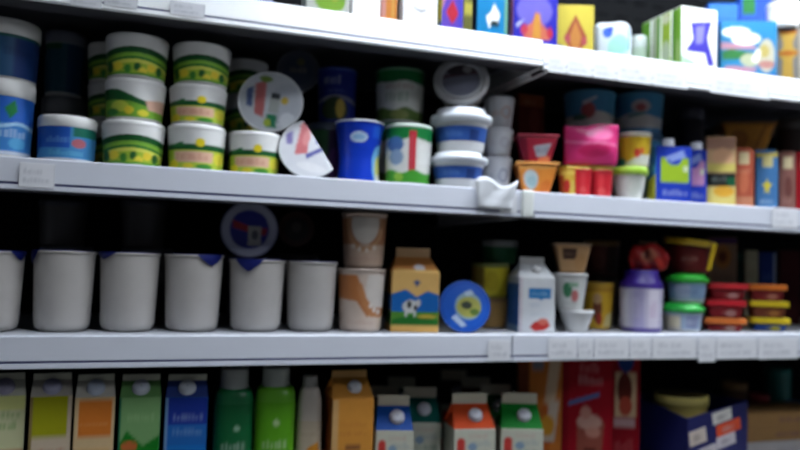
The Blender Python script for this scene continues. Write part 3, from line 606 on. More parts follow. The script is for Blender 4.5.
b = rtub('orange_tub', 'dark tub under the orange one in the rear right', 'tub', (716, 772, 152), .16, Z2, .7, 20, None, body=(70, 50, 40), lid=(90, 66, 50), tp=.7)
rtub('orange_tub', 'wide orange flared tub in the shade above the slim cartons', 'tub', (711, 777, 120), .15, b, .7, 16, [(240, 164, 60), ('p', [(.3, 0), (.6, 1), (.7, 1), (.42, 0)], (176, 100, 40)), ('e', -.4, .5, .4, .3, (196, 120, 44))], (180, 106, 40), body=(196, 120, 44), lid=(206, 140, 60), tp=.62, lid_h=.004)
tub('dark_jar', 'dark grey jar in the shade behind the blue cartons', 'jar', (676, 704, 106), .22, Z2, [(50, 50, 62), ('r', -3, 3, .3, .5, (70, 70, 90))], body=(40, 40, 50), lid=(90, 90, 104), lid_h=.1)
tub('dark_jar', 'dark brown jar in the shade at the far right end', 'jar', (776, 806, 116), .2, Z2, [(60, 50, 46), ('r', -3, 3, .6, .7, (110, 100, 92))], body=(50, 42, 40), lid=(80, 74, 70), lid_h=.1)

# ================================================================ third shelf
GW = 'plain white pots in a row on the third shelf'
for bb, tabs, lb in (((-40, 25, 250), ((.9, .4, .014),), 'plain white pot cut by the left edge of the photo'),
                     ((31, 96, 250), ((-1.25, .35, .022),), 'plain white pot, second from the left edge, blue foil tab at its left'),
                     ((98, 160, 252), ((-.95, .5, .012),), 'plain white pot, third from the left edge, blue foil tab at its left rim'),
                     ((163, 223, 254), ((.6, .5, .018),), 'plain white pot with a pointed blue foil tab at its right'),
                     ((228, 285, 259), ((-.3, .5, .02),), 'plain white pot with a pointed blue foil tab in front'),
                     ((285, 337, 261), (), 'plain white pot at the right end of its row, next to the brown cups')):
    cup('white_pot', lb, 'pot', bb, .085, Z3, None, body=(208, 204, 200), foil=(26, 38, 120), tp=.9, group=GW, tabs=tabs, round_base=.014)
for bb, lb in (((38, 92, 246), 'left'), ((120, 172, 248), 'right')):
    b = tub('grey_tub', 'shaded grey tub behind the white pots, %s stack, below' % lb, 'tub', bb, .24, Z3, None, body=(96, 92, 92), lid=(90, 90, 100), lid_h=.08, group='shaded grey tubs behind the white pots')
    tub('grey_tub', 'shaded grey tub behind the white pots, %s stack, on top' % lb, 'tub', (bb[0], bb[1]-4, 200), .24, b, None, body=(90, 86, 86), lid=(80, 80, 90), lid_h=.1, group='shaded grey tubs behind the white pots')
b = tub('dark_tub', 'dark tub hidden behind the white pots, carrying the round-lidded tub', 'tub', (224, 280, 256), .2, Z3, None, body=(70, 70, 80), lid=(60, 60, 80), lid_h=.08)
RL = [(170, 174, 206), ('e', 0, 0, .98, .98, (204, 208, 232)), ('e', 0, 0, .72, .72, (60, 66, 170)), ('p', [(-.62, .35), (.0, .12), (.65, .05), (.6, -.22), (.0, -.12), (-.6, .05)], (190, 60, 70)), ('r', -.05, .42, -.6, .12, (206, 204, 200)), ('e', .2, -.2, .12, .18, (120, 120, 130))]
def upright(bb, Y, base): # stand a round tub on its edge, lid to the aisle
    return bb
bowl('round_lid_tub', 'round tub on its edge with blue lid and red banner, above the white pots', 'tub', (221, 278, 202, 257), .12, RL, 86, 0, .05, .04, body=(70, 74, 110), rimc=(130, 134, 166), group='round tubs on edge in the shade')
bowl('round_lid_tub', 'dim reddish round tub on its edge beside the red-bannered one', 'tub', (279, 314, 206, 252), .21, [(90, 60, 56), ('e', 0, 0, .7, .7, (70, 60, 60)), ('e', 0, .1, .3, .3, (110, 100, 96))], 86, 0, 0, .05, body=(60, 50, 50), rimc=(110, 66, 56), group='round tubs on edge in the shade')
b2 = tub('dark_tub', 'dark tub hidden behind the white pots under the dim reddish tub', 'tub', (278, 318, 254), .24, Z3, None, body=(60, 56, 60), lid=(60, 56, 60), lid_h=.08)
# brown and cream cups
BR1 = [(226, 206, 190), ('p', [(-3, 1), (-.2, 1), (.2, .6), (.55, .3), (.3, .2), (-.2, .5), (-3, .65)], (200, 128, 76)), ('e', .7, .72, .5, .45, (232, 224, 216)), ('l', [(-.05, .75), (.15, .5), (.5, .3), (.95, .28)], .13, 1.4, (206, 140, 90)), ('e', .45, .42, .08, .05, (240, 232, 224)), ('e', .62, .34, .08, .05, (240, 232, 224)), ('e', .8, .3, .08, .05, (240, 232, 224)), ('s', -.6, .6, .06, .16, 9, 3, (206, 170, 150))]
BR2 = [(214, 186, 166), ('r', -3, 3, .42, 1, (188, 130, 92)), ('e', .05, .85, .62, .42, (224, 216, 206)), ('o', .05, .82, .82, .55, .18, (206, 156, 116)), ('e', -.5, .38, .09, .05, (236, 226, 214)), ('e', -.2, .32, .09, .05, (236, 226, 214)), ('e', .15, .3, .09, .05, (236, 226, 214)), ('e', .5, .36, .09, .05, (236, 226, 214)), ('s', -.7, .7, .06, .18, 9, 3, (196, 160, 140))]
b = cup('cream_cup', 'cream and caramel cup with swirl, lower of two', 'cup', (337, 385, 268), .08, Z3, BR1, body=(222, 204, 190), foil=(150, 130, 120), tp=.86, group='cream and caramel cups', round_base=.006)
cup('cream_cup', 'cream and caramel cup with pale disc, upper of two', 'cup', (341, 387, 206), .082, b, BR2, body=(214, 190, 172), foil=(150, 130, 120), tp=.86, group='cream and caramel cups', round_base=.006)
# cow carton
COW = [(242, 196, 120), ('r', -1, 1, .12, .34, (90, 150, 60)), ('p', [(-1, .34), (1, .34), (1, .62), (.5, .68), (.05, .58), (-.4, .70), (-1, .62)], (36, 110, 190)), ('p', [(-1, .12), (1, .12), (1, .2), (-.2, .28), (-1, .2)], (46, 120, 50)),
       ('e', -.2, .42, .32, .11, (226, 226, 222)), ('e', -.25, .45, .1, .06, (40, 40, 44)), ('e', .02, .4, .08, .05, (40, 40, 44)), ('r', -.42, -.34, .26, .36, (226, 226, 222)), ('r', -.05, .03, .26, .36, (226, 226, 222)), ('e', .12, .48, .1, .06, (220, 216, 210)), ('e', .5, .26, .4, .03, (210, 180, 70)), ('r', -1, 1, 0, .11, (240, 190, 110)), ('p', [(.05, .86), (.2, .82), (.05, .74), (-.1, .83)], (80, 100, 150))]
carton('cow_carton', 'cream carton with a cow on a green meadow and brown gable', 'carton', (385, 439, 248), .035, Z3, 9, COW, [(206, 160, 96), ('r', -1, 1, .35, .62, (30, 90, 160)), ('r', -1, 1, .12, .34, (50, 120, 50))], None, roof=(206, 140, 80), fin=(206, 170, 130), cap=None, colour=(236, 190, 116), fin_px=9, roof_px=14, fw=.74, roof_art=[(196, 130, 70), ('e', .2, .3, .25, .22, (214, 214, 226)), ('r', -1, 1, 0, .12, (236, 196, 120))])
# blue round lid tub standing on edge
BL = [(34, 96, 200), ('e', .12, .02, .55, .55, (150, 180, 190)), ('e', .15, -.02, .5, .42, (176, 176, 90)), ('e', .05, .05, .22, .16, (60, 70, 60)), ('e', .4, -.2, .2, .14, (90, 120, 50)), ('p', [(-.1, .55), (.2, .7), (.35, .55), (.05, .4)], (190, 210, 230)), ('p', [(-.55, -.5), (-.35, -.35), (.1, -.75), (-.1, -.85)], (190, 210, 236)), ('o', 0, 0, .99, .99, .07, (26, 80, 180))]
X, w, h = fit((437, 489, 279), .05, Z3)
bowl('blue_lid_tub', 'round tub on its edge showing a bright blue lid with a farm picture', 'tub', (439, 491, 279, 334), .036, BL, 80, 4, .22, .03, r_end=.6, stand=Z3, body=(40, 90, 180), rimc=(30, 90, 196))
# rear pots right of the blue lid
b = tub('rear_pot', 'brown pot in the shade left of the milk carton, lowest of three', 'pot', (474, 508, 297), .15, Z3, [(196, 156, 90)], body=(190, 150, 86), lid=(170, 130, 80), lid_h=.1, group='rear pots beside the milk carton')
b = tub('rear_pot', 'yellow pot in the shade left of the milk carton, middle of three', 'pot', (471, 509, 263), .152, b, [(236, 220, 60), ('r', -3, -.3, 0, 1, (150, 130, 60)), ('e', .1, .5, .4, .35, (220, 200, 50))], body=(196, 180, 50), lid=(130, 140, 80), lid_h=.1, group='rear pots beside the milk carton')
tub('rear_pot', 'dark green pot with grey lid in the shade, topmost of three', 'pot', (482, 518, 240), .155, b, [(30, 96, 60)], body=(28, 90, 60), lid=(150, 154, 152), lid_h=.25, group='rear pots beside the milk carton')
# milk carton
MK = [(232, 236, 240), ('r', -.45, .75, .62, .80, (40, 130, 196)), ('s', -.35, .65, .66, .75, 7, 3, (190, 220, 240)), ('p', [(.05, .62), (.25, .58), (.35, .62)], (40, 130, 196)), ('r', -1, -.8, 0, 1, (220, 214, 222)), ('p', [(-.4, .1), (-.1, .2), (.6, .22), (.75, .12), (.4, .04), (-.1, .02)], (200, 60, 56)), ('e', .35, .2, .28, .06, (226, 120, 104)), ('e', -.1, .5, .3, .05, (220, 226, 234)), ('s', -.4, .7, .3, .36, 10, 5, (204, 216, 228))]
carton('milk_carton', 'white milk carton with blue panel and red fruit, blue side', 'carton', (507, 555, 257), .03, Z3, 19, MK, [(40, 110, 190), ('r', -1, 1, .88, 1, (200, 216, 230)), ('s', -.7, .7, .4, .6, 6, 3, (90, 150, 214)), ('r', -1, 1, 0, .12, (150, 190, 220))], None, roof=(232, 236, 240), fin=(226, 226, 226), cap=(236, 238, 240), fin_px=7, roof_px=13, fw=.7, capr=.009, capu=.1)
# stacked flanged cups
b = cup('flanged_cup', 'small white cup with wide rim, lowest beside the milk carton', 'cup', (559, 594, 309), .05, Z3, None, body=(228, 228, 226), foil=(210, 212, 214), tp=.62, round_base=.003, rim=(232, 232, 232), group='cups stacked beside the milk carton')
b = cup('flanged_cup', 'white cup with green and red print on the small white cup', 'cup', (553, 588, 273), .052, b, [(222, 224, 222), ('e', -.2, .6, .3, .25, (70, 140, 100)), ('e', .3, .4, .25, .2, (206, 120, 120)), ('s', -.6, .6, .12, .26, 7, 3, (170, 180, 176)), ('r', -.1, .5, .7, .85, (150, 190, 160))], body=(222, 222, 220), foil=(210, 210, 206), tp=.72, round_base=.003, rim=(230, 230, 228), group='cups stacked beside the milk carton')
rtub('beige_tub', 'beige flared tub with dark brown patch, topmost beside the milk carton', 'tub', (550, 592, 243), .03, b, .9, 8, [(226, 180, 130), ('r', -.62, .2, .5, .9, (84, 56, 44)), ('s', -.5, .1, .62, .78, 4, 3, (170, 140, 120)), ('e', .5, .4, .4, .3, (220, 170, 116))], (190, 140, 100), body=(222, 176, 128), lid=(200, 170, 140), tp=.68, lid_h=.004)
cup('yellow_pudding_cup', 'yellow cup with a brown figure right of the flanged cups', 'cup', (582, 614, 282), .118, Z3, [(226, 180, 50), ('e', -.05, .45, .32, .36, (120, 66, 44)), ('e', -.05, .72, .3, .14, (200, 160, 120)), ('e', .1, .2, .2, .16, (170, 50, 40)), ('p', [(.4, 0), (1, 0), (1, .4), (.6, .3)], (230, 214, 150)), ('r', -3, 3, .9, 1, (200, 150, 50))], body=(220, 176, 60), foil=(206, 160, 70), tp=.82, round_base=.004)
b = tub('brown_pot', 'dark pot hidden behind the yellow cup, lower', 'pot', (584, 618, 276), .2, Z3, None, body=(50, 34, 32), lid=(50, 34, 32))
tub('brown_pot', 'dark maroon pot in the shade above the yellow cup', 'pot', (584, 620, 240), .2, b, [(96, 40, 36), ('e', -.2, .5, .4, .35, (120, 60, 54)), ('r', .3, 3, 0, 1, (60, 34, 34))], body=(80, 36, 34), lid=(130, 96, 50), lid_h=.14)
# purple-lidded jar
X, w, h = fit((619, 663, 270), .066, Z3)
b = tub('purple_lid_jar', 'lavender jar with tall purple lid', 'jar', (619, 663, 270), .066, Z3, [(196, 190, 214), ('r', -.85, -.55, .05, .97, (226, 224, 236)), ('r', -.35, .15, .05, .97, (176, 170, 206)), ('s', -.5, .3, .3, .85, 4, 3, (206, 200, 222)), ('r', .35, .8, .05, .97, (222, 216, 232)), ('s', .4, .75, .3, .8, 4, 7, (190, 150, 190)), ('r', -3, 3, 0, .05, (70, 50, 150))], body=(90, 70, 170), lid=(64, 36, 150), tp=.94, lid_h=.28, over=1.0, domed=True, lv=(.01, .98))
X, Y, w, d, h, a = boxfit((624, 662, 243), .05, b, .6, 5)
t = thing('red_bag', 'crumpled red film bag lying on the purple lid', 'bag', (X, .072, b), a)
def bagf(P):
    Q = P.copy(); z = np.clip(Q[..., 2]/h, 0, 1); Q[..., 0] *= .75+.35*np.sin(PI*(.15+.7*z)); Q[..., 1] *= .6+.5*np.sin(PI*z*.9+.2)
    Q[..., 2] *= 1-.18*np.abs(Q[..., 0]/w*2)**1.5; Q[..., 1] += .003*np.sin(Q[..., 0]*210+z*5); Q[..., 2] = np.maximum(Q[..., 2]+.003*np.sin(Q[..., 0]*160)*z, 0); return Q
obj('body', rbox(w, d, h, .006, [(190, 40, 40), ('e', .0, .55, .4, .25, (206, 120, 90)), ('e', -.1, .6, .15, .2, (110, 40, 36)), ('e', .5, .3, .3, .2, (210, 60, 50)), ('s', -.6, .5, .2, .35, 7, 3, (214, 150, 130))], (150, 30, 34), None, (170, 60, 50), (176, 36, 38), (30, 26), bagf), printed(.3), t)
obj('seal_strip', rbox(w*.5, .004, .006, .001, base=(150, 120, 90), n=(6, 4)), printed(.3), t, (0, 0, h*.97))
# green-lidded tubs and the handled pot on them
GT = [(170, 190, 214), ('r', -3, -.1, 0, .8, (222, 214, 196)), ('e', -.4, .4, .3, .3, (236, 226, 196)), ('r', .2, .8, .1, .8, (150, 160, 196)), ('s', .25, .75, .3, .6, 4, 3, (200, 210, 226))]
GT2 = [(140, 170, 204), ('r', -.6, .2, .15, .85, (176, 190, 216)), ('s', -.5, .6, .35, .65, 7, 4, (110, 130, 180)), ('r', -3, 3, 0, .1, (190, 200, 214))]
b = tub('green_lid_tub', 'small tub with bright green lid, lower of two', 'tub', (660, 705, 302), .065, Z3, GT, tp=.86, lid=(40, 186, 70), lid_h=.27, over=1.12, flange=True, group='tubs with bright green lids')
b = tub('green_lid_tub', 'small tub with bright green lid, upper of two', 'tub', (664, 709, 274), .066, b, GT2, tp=.86, lid=(50, 200, 60), lid_h=.25, over=1.12, flange=True, group='tubs with bright green lids')
X, w, h = fit((662, 716, 237), .075, b)
t = thing('handled_pot', 'maroon pot with slanted yellow lid and yellow handle', 'pot', (X, .075, b), face(X, .075)); R = w/2
obj('body', lathe([(.001, 0), (R*.66, 0), (R*.7, .004), (R*.86, h*.78)], 40), cmat((110, 36, 36), .3), t)
obj('label_sleeve', sleeve([(R*.71, .005), (R*.85, h*.74)], [(110, 36, 36), ('e', 0, .5, .4, .22, (130, 60, 54)), ('s', -.3, .4, .45, .6, 6, 3, (200, 170, 160))]), printed(.3), t)
l = obj('lid', lathe([(R*.86, -.003), (R*1.0, -.002), (R*1.0, .007), (R*.95, .011), (R*.8, .0115), (.001, .011)], 40), cmat((226, 190, 40), .35), t, (0, 0, h*.83), (0, math.radians(7), 0))
g = Geo(); g.grid(np.array([[(R*(.62+.22*k)+dx, -R*(.62-.02*k)-.006-dy_, .008+h*.72*k) for dx, dy_ in ((0, 0), (.009, -.004), (.009, .002), (0, .004))] for k in np.linspace(0, 1, 8)]), wrap=True)
obj('handle', g.mesh(cols=False), cmat((226, 190, 40), .35), t)
# flat trays with coloured lids
GTR = 'flat trays stacked at the right of the third shelf'
def tray(label, bb, gap, base, lid, body, mark, over=1.12):
    return rtub('flat_tray', label, 'tray', bb, gap, base, .8, 14, [body, ('s', -.2, .7, .2, .7, 6, 3, mark), ('e', .3, .4, .3, .3, mark)], body, None, body=body, lid=lid, tp=.88, lid_h=.0125, over=over, group=GTR)
b = tray('flat tray with orange lid and dark red body, lowest of the left stack', (697, 746, 316), .03, Z3, (236, 130, 60), (150, 30, 36), (200, 160, 150))
b = tray('flat tray with red lid, middle of the left stack', (699, 746, 299), .03, b, (222, 44, 56), (140, 26, 36), (190, 140, 136))
b = tray('flat tray with red lid, topmost of the left stack', (702, 748, 283), .03, b, (222, 50, 58), (140, 26, 36), (200, 150, 146))
b = tray('flat tray with yellow lid and blue body, lowest of the right stack', (744, 790, 316), .03, Z3, (232, 204, 40), (30, 70, 150), (200, 190, 60))
b = tray('flat tray with yellow lid, middle of the right stack', (743, 789, 300), .03, b, (232, 204, 40), (120, 60, 36), (180, 120, 60))
b = tray('flat tray with orange lid, topmost of the right stack', (742, 787, 284), .03, b, (236, 130, 50), (130, 34, 36), (190, 120, 100))
# rear boxes
pbox('tan_box', 'tan box with orange picture in the shade behind the handled pot', 'box', (706, 737, 237), .2, Z3, .3, 12, [(170, 140, 116), ('e', 0, .78, .6, .14, (206, 140, 80)), ('e', 0, .78, .3, .07, (120, 70, 50)), ('r', -1, 1, .94, 1, (90, 60, 120)), ('s', -.7, .7, .5, .6, 7, 3, (130, 100, 86))], (120, 96, 80), colour=(160, 130, 108))
GRB = 'upright boxes in the shade above the flat trays'
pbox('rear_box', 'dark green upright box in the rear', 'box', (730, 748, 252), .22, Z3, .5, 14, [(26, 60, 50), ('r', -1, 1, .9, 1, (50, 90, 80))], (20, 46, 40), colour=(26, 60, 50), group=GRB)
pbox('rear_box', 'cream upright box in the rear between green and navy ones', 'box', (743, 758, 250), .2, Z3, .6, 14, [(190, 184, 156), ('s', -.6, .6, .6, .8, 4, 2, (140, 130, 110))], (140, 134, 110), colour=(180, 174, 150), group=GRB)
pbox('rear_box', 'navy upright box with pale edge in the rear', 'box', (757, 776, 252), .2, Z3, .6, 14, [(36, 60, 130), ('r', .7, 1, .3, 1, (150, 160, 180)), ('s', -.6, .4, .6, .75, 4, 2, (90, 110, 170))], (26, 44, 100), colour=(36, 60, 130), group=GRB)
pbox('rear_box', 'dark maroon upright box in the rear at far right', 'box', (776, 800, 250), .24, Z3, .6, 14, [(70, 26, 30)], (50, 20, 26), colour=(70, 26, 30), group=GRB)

# ================================================================ lowest shelf
GJ = 'juice cartons in a row on the lowest shelf'
def juice(label, bb, art, roof, col, cap, ra=None, gap=.03, side=None):
    return carton('juice_carton', label, 'carton', bb, gap, Z4, 0 if bb[0] < 230 else 5, art, side, side, roof=roof, fin=(206, 206, 190), cap=cap, colour=col, fin_px=6, roof_px=14, capr=.0125, group=GJ, roof_art=ra, k=.8, fw=.93)
juice('cream and green juice carton cut by the left edge', (-20, 23, 373), [(214, 216, 170), ('r', -1, 1, .9, 1, (226, 230, 150)), ('s', -.8, .8, .84, .89, 7, 2, (60, 150, 60)), ('s', -.8, .6, .76, .81, 7, 4, (60, 150, 60)), ('r', -1, 1, .5, .6, (200, 120, 90))], (206, 206, 190), (214, 216, 180), (150, 146, 170))
juice('beige juice carton with an olive panel', (28, 70, 373), [(214, 196, 172), ('r', -.85, .8, .70, 1, (170, 170, 30)), ('s', -.8, .8, .58, .62, 9, 2, (190, 100, 70)), ('r', -1, -.85, 0, 1, (150, 130, 80))], (186, 180, 170), (200, 190, 170), (160, 160, 186), side=(150, 116, 80))
juice('beige juice carton with an orange panel', (73, 113, 374), [(226, 196, 150), ('r', -.8, .85, .70, .98, (226, 130, 50)), ('s', -.7, .7, .78, .81, 9, 2, (236, 170, 110)), ('r', -.8, .8, .0, .6, (230, 190, 130))], (210, 206, 194), (222, 200, 160), (190, 200, 220))
juice('green juice carton with a round white cap', (118, 159, 374), [(130, 176, 116), ('r', -1, 1, .0, .62, (30, 140, 40)), ('p', [(-1, .62), (-.6, .74), (.2, .62), (1, .7), (1, .6), (-1, .55)], (30, 130, 40)), ('e', -.45, .62, .4, .04, (200, 110, 60)), ('s', -.6, .7, .82, .88, 8, 2, (170, 206, 150)), ('s', -.2, .8, .5, .56, 8, 3, (150, 210, 130)), ('r', -1, -.9, 0, 1, (30, 120, 90))], (110, 160, 96), (90, 150, 80), (205, 212, 226), side=(30, 120, 90))
juice('blue juice carton with a round white cap', (164, 206, 374), [(40, 110, 190), ('r', -1, 1, .78, 1, (36, 60, 160)), ('s', -.6, .8, .82, .87, 8, 2, (170, 190, 226)), ('s', -.6, .8, .70, .75, 8, 3, (150, 180, 226)), ('r', -1, 1, .4, .62, (30, 120, 206)), ('e', .2, .38, .4, .07, (200, 214, 70)), ('r', -1, -.85, 0, 1, (120, 160, 210))], (60, 80, 150), (40, 100, 180), (214, 220, 232), side=(40, 90, 170))
GB2 = 'juice bottles on the lowest shelf'
bottle('juice_bottle', 'dark green juice bottle with white cap', 'bottle', (213, 252, 366), .08, Z4, [(16, 110, 60), ('e', .2, .74, .14, .03, (170, 210, 180)), ('s', -.5, .6, .5, .6, 6, 3, (206, 226, 210)), ('r', -3, -.75, 0, 1, (60, 150, 100)), ('e', .1, .4, .6, .06, (190, 214, 200))], (20, 116, 66), (206, 212, 208), .66, GB2, .1, 19, .72)
bottle('juice_bottle', 'lime green juice bottle with white cap', 'bottle', (254, 294, 365), .08, Z4, [(100, 180, 30), ('e', .1, .78, .16, .035, (200, 230, 170)), ('s', -.5, .6, .5, .6, 6, 3, (226, 236, 210)), ('r', -3, -.8, 0, 1, (150, 206, 90)), ('e', .1, .4, .6, .06, (214, 230, 190))], (104, 180, 40), (214, 222, 214), .66, GB2, .1, 18, .68)
bottle('juice_bottle', 'beige bottle with an orange picture and pale cap', 'bottle', (296, 321, 374), .075, Z4, [(206, 190, 166), ('p', [(-.6, .45), (0, .62), (.7, .7), (.7, .35), (-.6, .3)], (226, 150, 40)), ('s', -.6, .6, .78, .84, 7, 3, (180, 160, 130)), ('r', -.6, .6, .1, .3, (214, 170, 90))], (206, 196, 184), (206, 204, 198), .5, GB2, .26, 10, .62)
carton('juice_carton', 'orange juice carton with a brown side and white cap', 'carton', (322, 373, 370), .03, Z4, 14, [(232, 160, 70), ('s', -.6, .7, .74, .80, 8, 3, (206, 130, 60)), ('s', -.6, .7, .66, .71, 8, 4, (206, 130, 60)), ('r', -.35, .4, .53, .58, (140, 90, 60)), ('e', .0, .42, .36, .08, (240, 206, 40)), ('r', -1, -.7, 0, 1, (226, 180, 120))], [(170, 92, 40), ('r', -1, 1, .3, .5, (190, 110, 50))], None, roof=(226, 156, 70), fin=(226, 176, 110), cap=(220, 222, 230), colour=(226, 150, 66), fin_px=7, roof_px=18, capr=.0115, group=GJ, capu=.15)
# small milk cartons, several deep
GM = 'small gable-top milk cartons on the lowest shelf'
def milk_art(stripe, ink): return [(222, 224, 206), ('r', -.85, -.45, 0, .80, stripe), ('e', -.65, .80, .2, .07, stripe), ('e', -.1, .74, .22, .06, (150, 176, 204)), ('s', -.1, .8, .74, .84, 7, 3, (150, 170, 186)), ('s', -.3, .6, .86, .93, 7, 4, (220, 180, 170)), ('s', -.3, .8, .58, .68, 8, 5, ink), ('w', .30, .5, .04, 4, 0, ink)]
def milk(label, bb, gap, roofc, ink, phi=6, stripe=(220, 76, 70), fin=(222, 216, 194), capu=.15):
    return carton('small_milk_carton', label, 'carton', bb, gap, Z4, phi, milk_art(stripe, ink), [(196, 196, 180), ('r', -1, 1, .0, .5, (190, 190, 170))], None, roof=roofc, fin=fin, cap=(214, 216, 228), colour=(214, 214, 198), fin_px=10, roof_px=21, capr=.0125, group=GM, capu=capu)
milk('blue-topped milk carton in the front row', (372, 413, 395), .03, (24, 84, 176), (110, 160, 130))
milk('teal-topped milk carton set back beside the blue one', (397, 441, 387), .1, (24, 110, 100), (60, 130, 110), 8, (200, 200, 186))
milk('red-topped milk carton in the front row', (442, 495, 393), .03, (224, 84, 40), (110, 160, 130), 17)
milk('green-topped milk carton in the front row', (494, 543, 393), .03, (24, 140, 50), (70, 150, 90), 10)
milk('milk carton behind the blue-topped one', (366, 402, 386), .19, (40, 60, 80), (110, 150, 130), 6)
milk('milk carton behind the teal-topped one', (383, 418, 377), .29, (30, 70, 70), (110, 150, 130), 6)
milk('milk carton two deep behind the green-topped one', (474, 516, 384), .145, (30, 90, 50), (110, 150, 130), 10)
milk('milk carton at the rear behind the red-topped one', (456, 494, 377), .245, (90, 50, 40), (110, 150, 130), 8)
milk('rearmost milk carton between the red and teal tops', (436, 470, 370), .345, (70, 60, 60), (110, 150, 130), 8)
# orange cereal bag-box and red box
pbox('orange_box', 'orange and cream cereal box behind the green-topped milk', 'box', (516, 564, 352), .1, Z4, .18, 12, [(206, 120, 50), ('p', [(-.1, .2), (.3, .2), (.9, 1), (.4, 1)], (220, 190, 160)), ('r', -.4, .1, .84, .93, (130, 130, 140)), ('p', [(-1, 0), (.2, 0), (.6, .5), (.2, .6), (-1, .3)], (196, 100, 40)), ('p', [(.1, .3), (.6, .3), (.8, .62), (.4, .62)], (214, 196, 180)), ('e', .3, .42, .3, .08, (226, 160, 50)), ('r', -1, -.5, 0, 1, (120, 60, 30))], (150, 80, 40), colour=(196, 110, 50), hfix=.262)
RED = [(160, 22, 36), ('s', -.3, .5, .84, .92, 7, 3, (222, 150, 150)), ('s', -.35, .65, .75, .82, 8, 8, (226, 170, 170)), ('p', [(-.75, .61), (.5, .69), (.5, .66), (-.75, .58)], (60, 120, 180)), ('p', [(-.35, 0), (.5, 0), (.7, .46), (-.4, .46)], (150, 80, 66)), ('e', .1, .46, .5, .06, (206, 160, 146)), ('e', -.05, .53, .22, .05, (200, 140, 126)), ('e', .25, .38, .3, .04, (196, 136, 120)), ('r', -.1, .35, .02, .26, (110, 50, 40)), ('r', -1, -.75, 0, 1, (140, 14, 30))]
X, Y, w, d, h, a = boxfit((561, 612, 352), .06, Z4, .12, 10)
t = thing('red_box', 'red cocoa drink box with pale script and a glass of chocolate', 'box', (X, Y, Z4), a, 'red cocoa boxes')
obj('body', rbox(w, d, .262, .002, RED, (120, 14, 28), None, None, (170, 24, 38), (40, 56)), printed(.4, 'printed_card'), t)
obj('top_flap', rbox(w*.96, d*.9, .0014, .0005, base=(176, 26, 40), n=(4, 4)), printed(.4, 'printed_card'), t, (0, 0, .262))
X, Y, w, d, h, a = boxfit((606, 640, 352), .09, Z4, .3, 10)
t = thing('red_box', 'red box with a framed dark cake picture and blue mark', 'box', (X, Y, Z4), a, 'red cocoa boxes')
obj('body', rbox(w, d, .262, .002, [(156, 22, 36), ('e', .1, .92, .5, .1, (40, 70, 140)), ('r', -.55, .75, .46, .82, (222, 190, 150)), ('e', .05, .68, .45, .14, (110, 44, 36)), ('e', .1, .55, .4, .08, (190, 80, 60)), ('r', -.6, .7, .38, .45, (206, 170, 170)), ('s', -.5, .6, .12, .3, 6, 3, (210, 110, 110))], (130, 16, 30), (60, 10, 20), None, (170, 24, 38), (34, 56)), printed(.4, 'printed_card'), t)
obj('top_flap', rbox(w*.96, d*.9, .0014, .0005, base=(176, 26, 40), n=(4, 4)), printed(.4, 'printed_card'), t, (0, 0, .262))
# navy open display tray, corner towards the aisle
nc = hit(688, 419, .035); ht = nc[2]-Z4; TR = math.radians(10); Wd, Dp = .19, .145; th_ = .004
ca_, sa_ = math.cos(TR), math.sin(TR)
h_r = hit(742, 401, .035+Wd*sa_)[2]-Z4; h_b = hit(645, 394, .035+Dp*ca_)[2]-Z4
t = thing('display_tray', 'navy open cardboard display tray turned corner-on', 'tray', (nc[0], .035, Z4), TR)
NAVY = cmat((22, 28, 100), .5, kind='card')
def wallm(w_, h0, h1, rim=0):
    g = Geo(); o = len(g.V)
    p = [(0, 0, 0), (w_, 0, 0), (w_, 0, h1), (0, 0, h0)]; q = [(x, th_, z) for x, _, z in p]
    g.V.extend(p+q); g.K.extend([(0, 0, 0)]*8)
    g.F.extend([(0, 1, 2, 3), (7, 6, 5, 4), (0, 4, 5, 1), (1, 5, 6, 2), (2, 6, 7, 3), (3, 7, 4, 0)]); return g.mesh(False, False)
fr = obj('front_wall', wallm(Wd, ht, h_r), NAVY, t)
obj('side_wall', wallm(Dp, ht, h_b), NAVY, t, (th_, .0041, 0), (0, 0, math.radians(90)))
obj('side_wall', wallm(Dp, h_r, h_r), NAVY, t, (Wd, .0041, 0), (0, 0, math.radians(90)))
obj('rear_wall', wallm(Wd, h_b, h_r), NAVY, t, (0, Dp+.0042, 0))
g = Geo(); g.box(th_, Wd-th_, th_, Dp, 0, .003); obj('tray_floor', g.mesh(False, False), NAVY, t)
def sticker(x0, x1, y0, y1, col, mark, lb=None):
    nrm = np.array([sa_, -ca_, 0.0]); org = np.array([nc[0], .035, 0.0])
    def on(px, py):
        d = ray(px, py); p = CAM+d*(((org-CAM) @ nrm)/(d @ nrm)); return (p-org) @ np.array([ca_, sa_, 0]), p[2]-Z4
    u0, u1 = on(x0, (y0+y1)/2)[0], on(x1, (y0+y1)/2)[0]; z1, z0 = on((x0+x1)/2, y0)[1], on((x0+x1)/2, y1)[1]
    o = obj('label_sticker', rbox(u1-u0, .0006, z1-z0, .0002, [col, ('s', -.5, .5, .25, .8, 4, 3, mark)], base=col, n=(14, 10)), printed(.5, 'paper'), fr, ((u0+u1)/2, -.0005, z0), (0, math.radians(-10), 0))
    if lb: o['label'] = lb
sticker(713, 732, 410, 422, (236, 234, 228), (70, 70, 80))
sticker(717, 741, 421, 433, (240, 90, 50), (190, 190, 190), 'orange sticker')
sticker(690, 707, 429, 444, (226, 212, 200), (100, 80, 80))
sticker(717, 736, 434, 446, (216, 210, 216), (100, 80, 90))
sticker(699, 717, 446, 456, (216, 210, 216), (100, 80, 90))
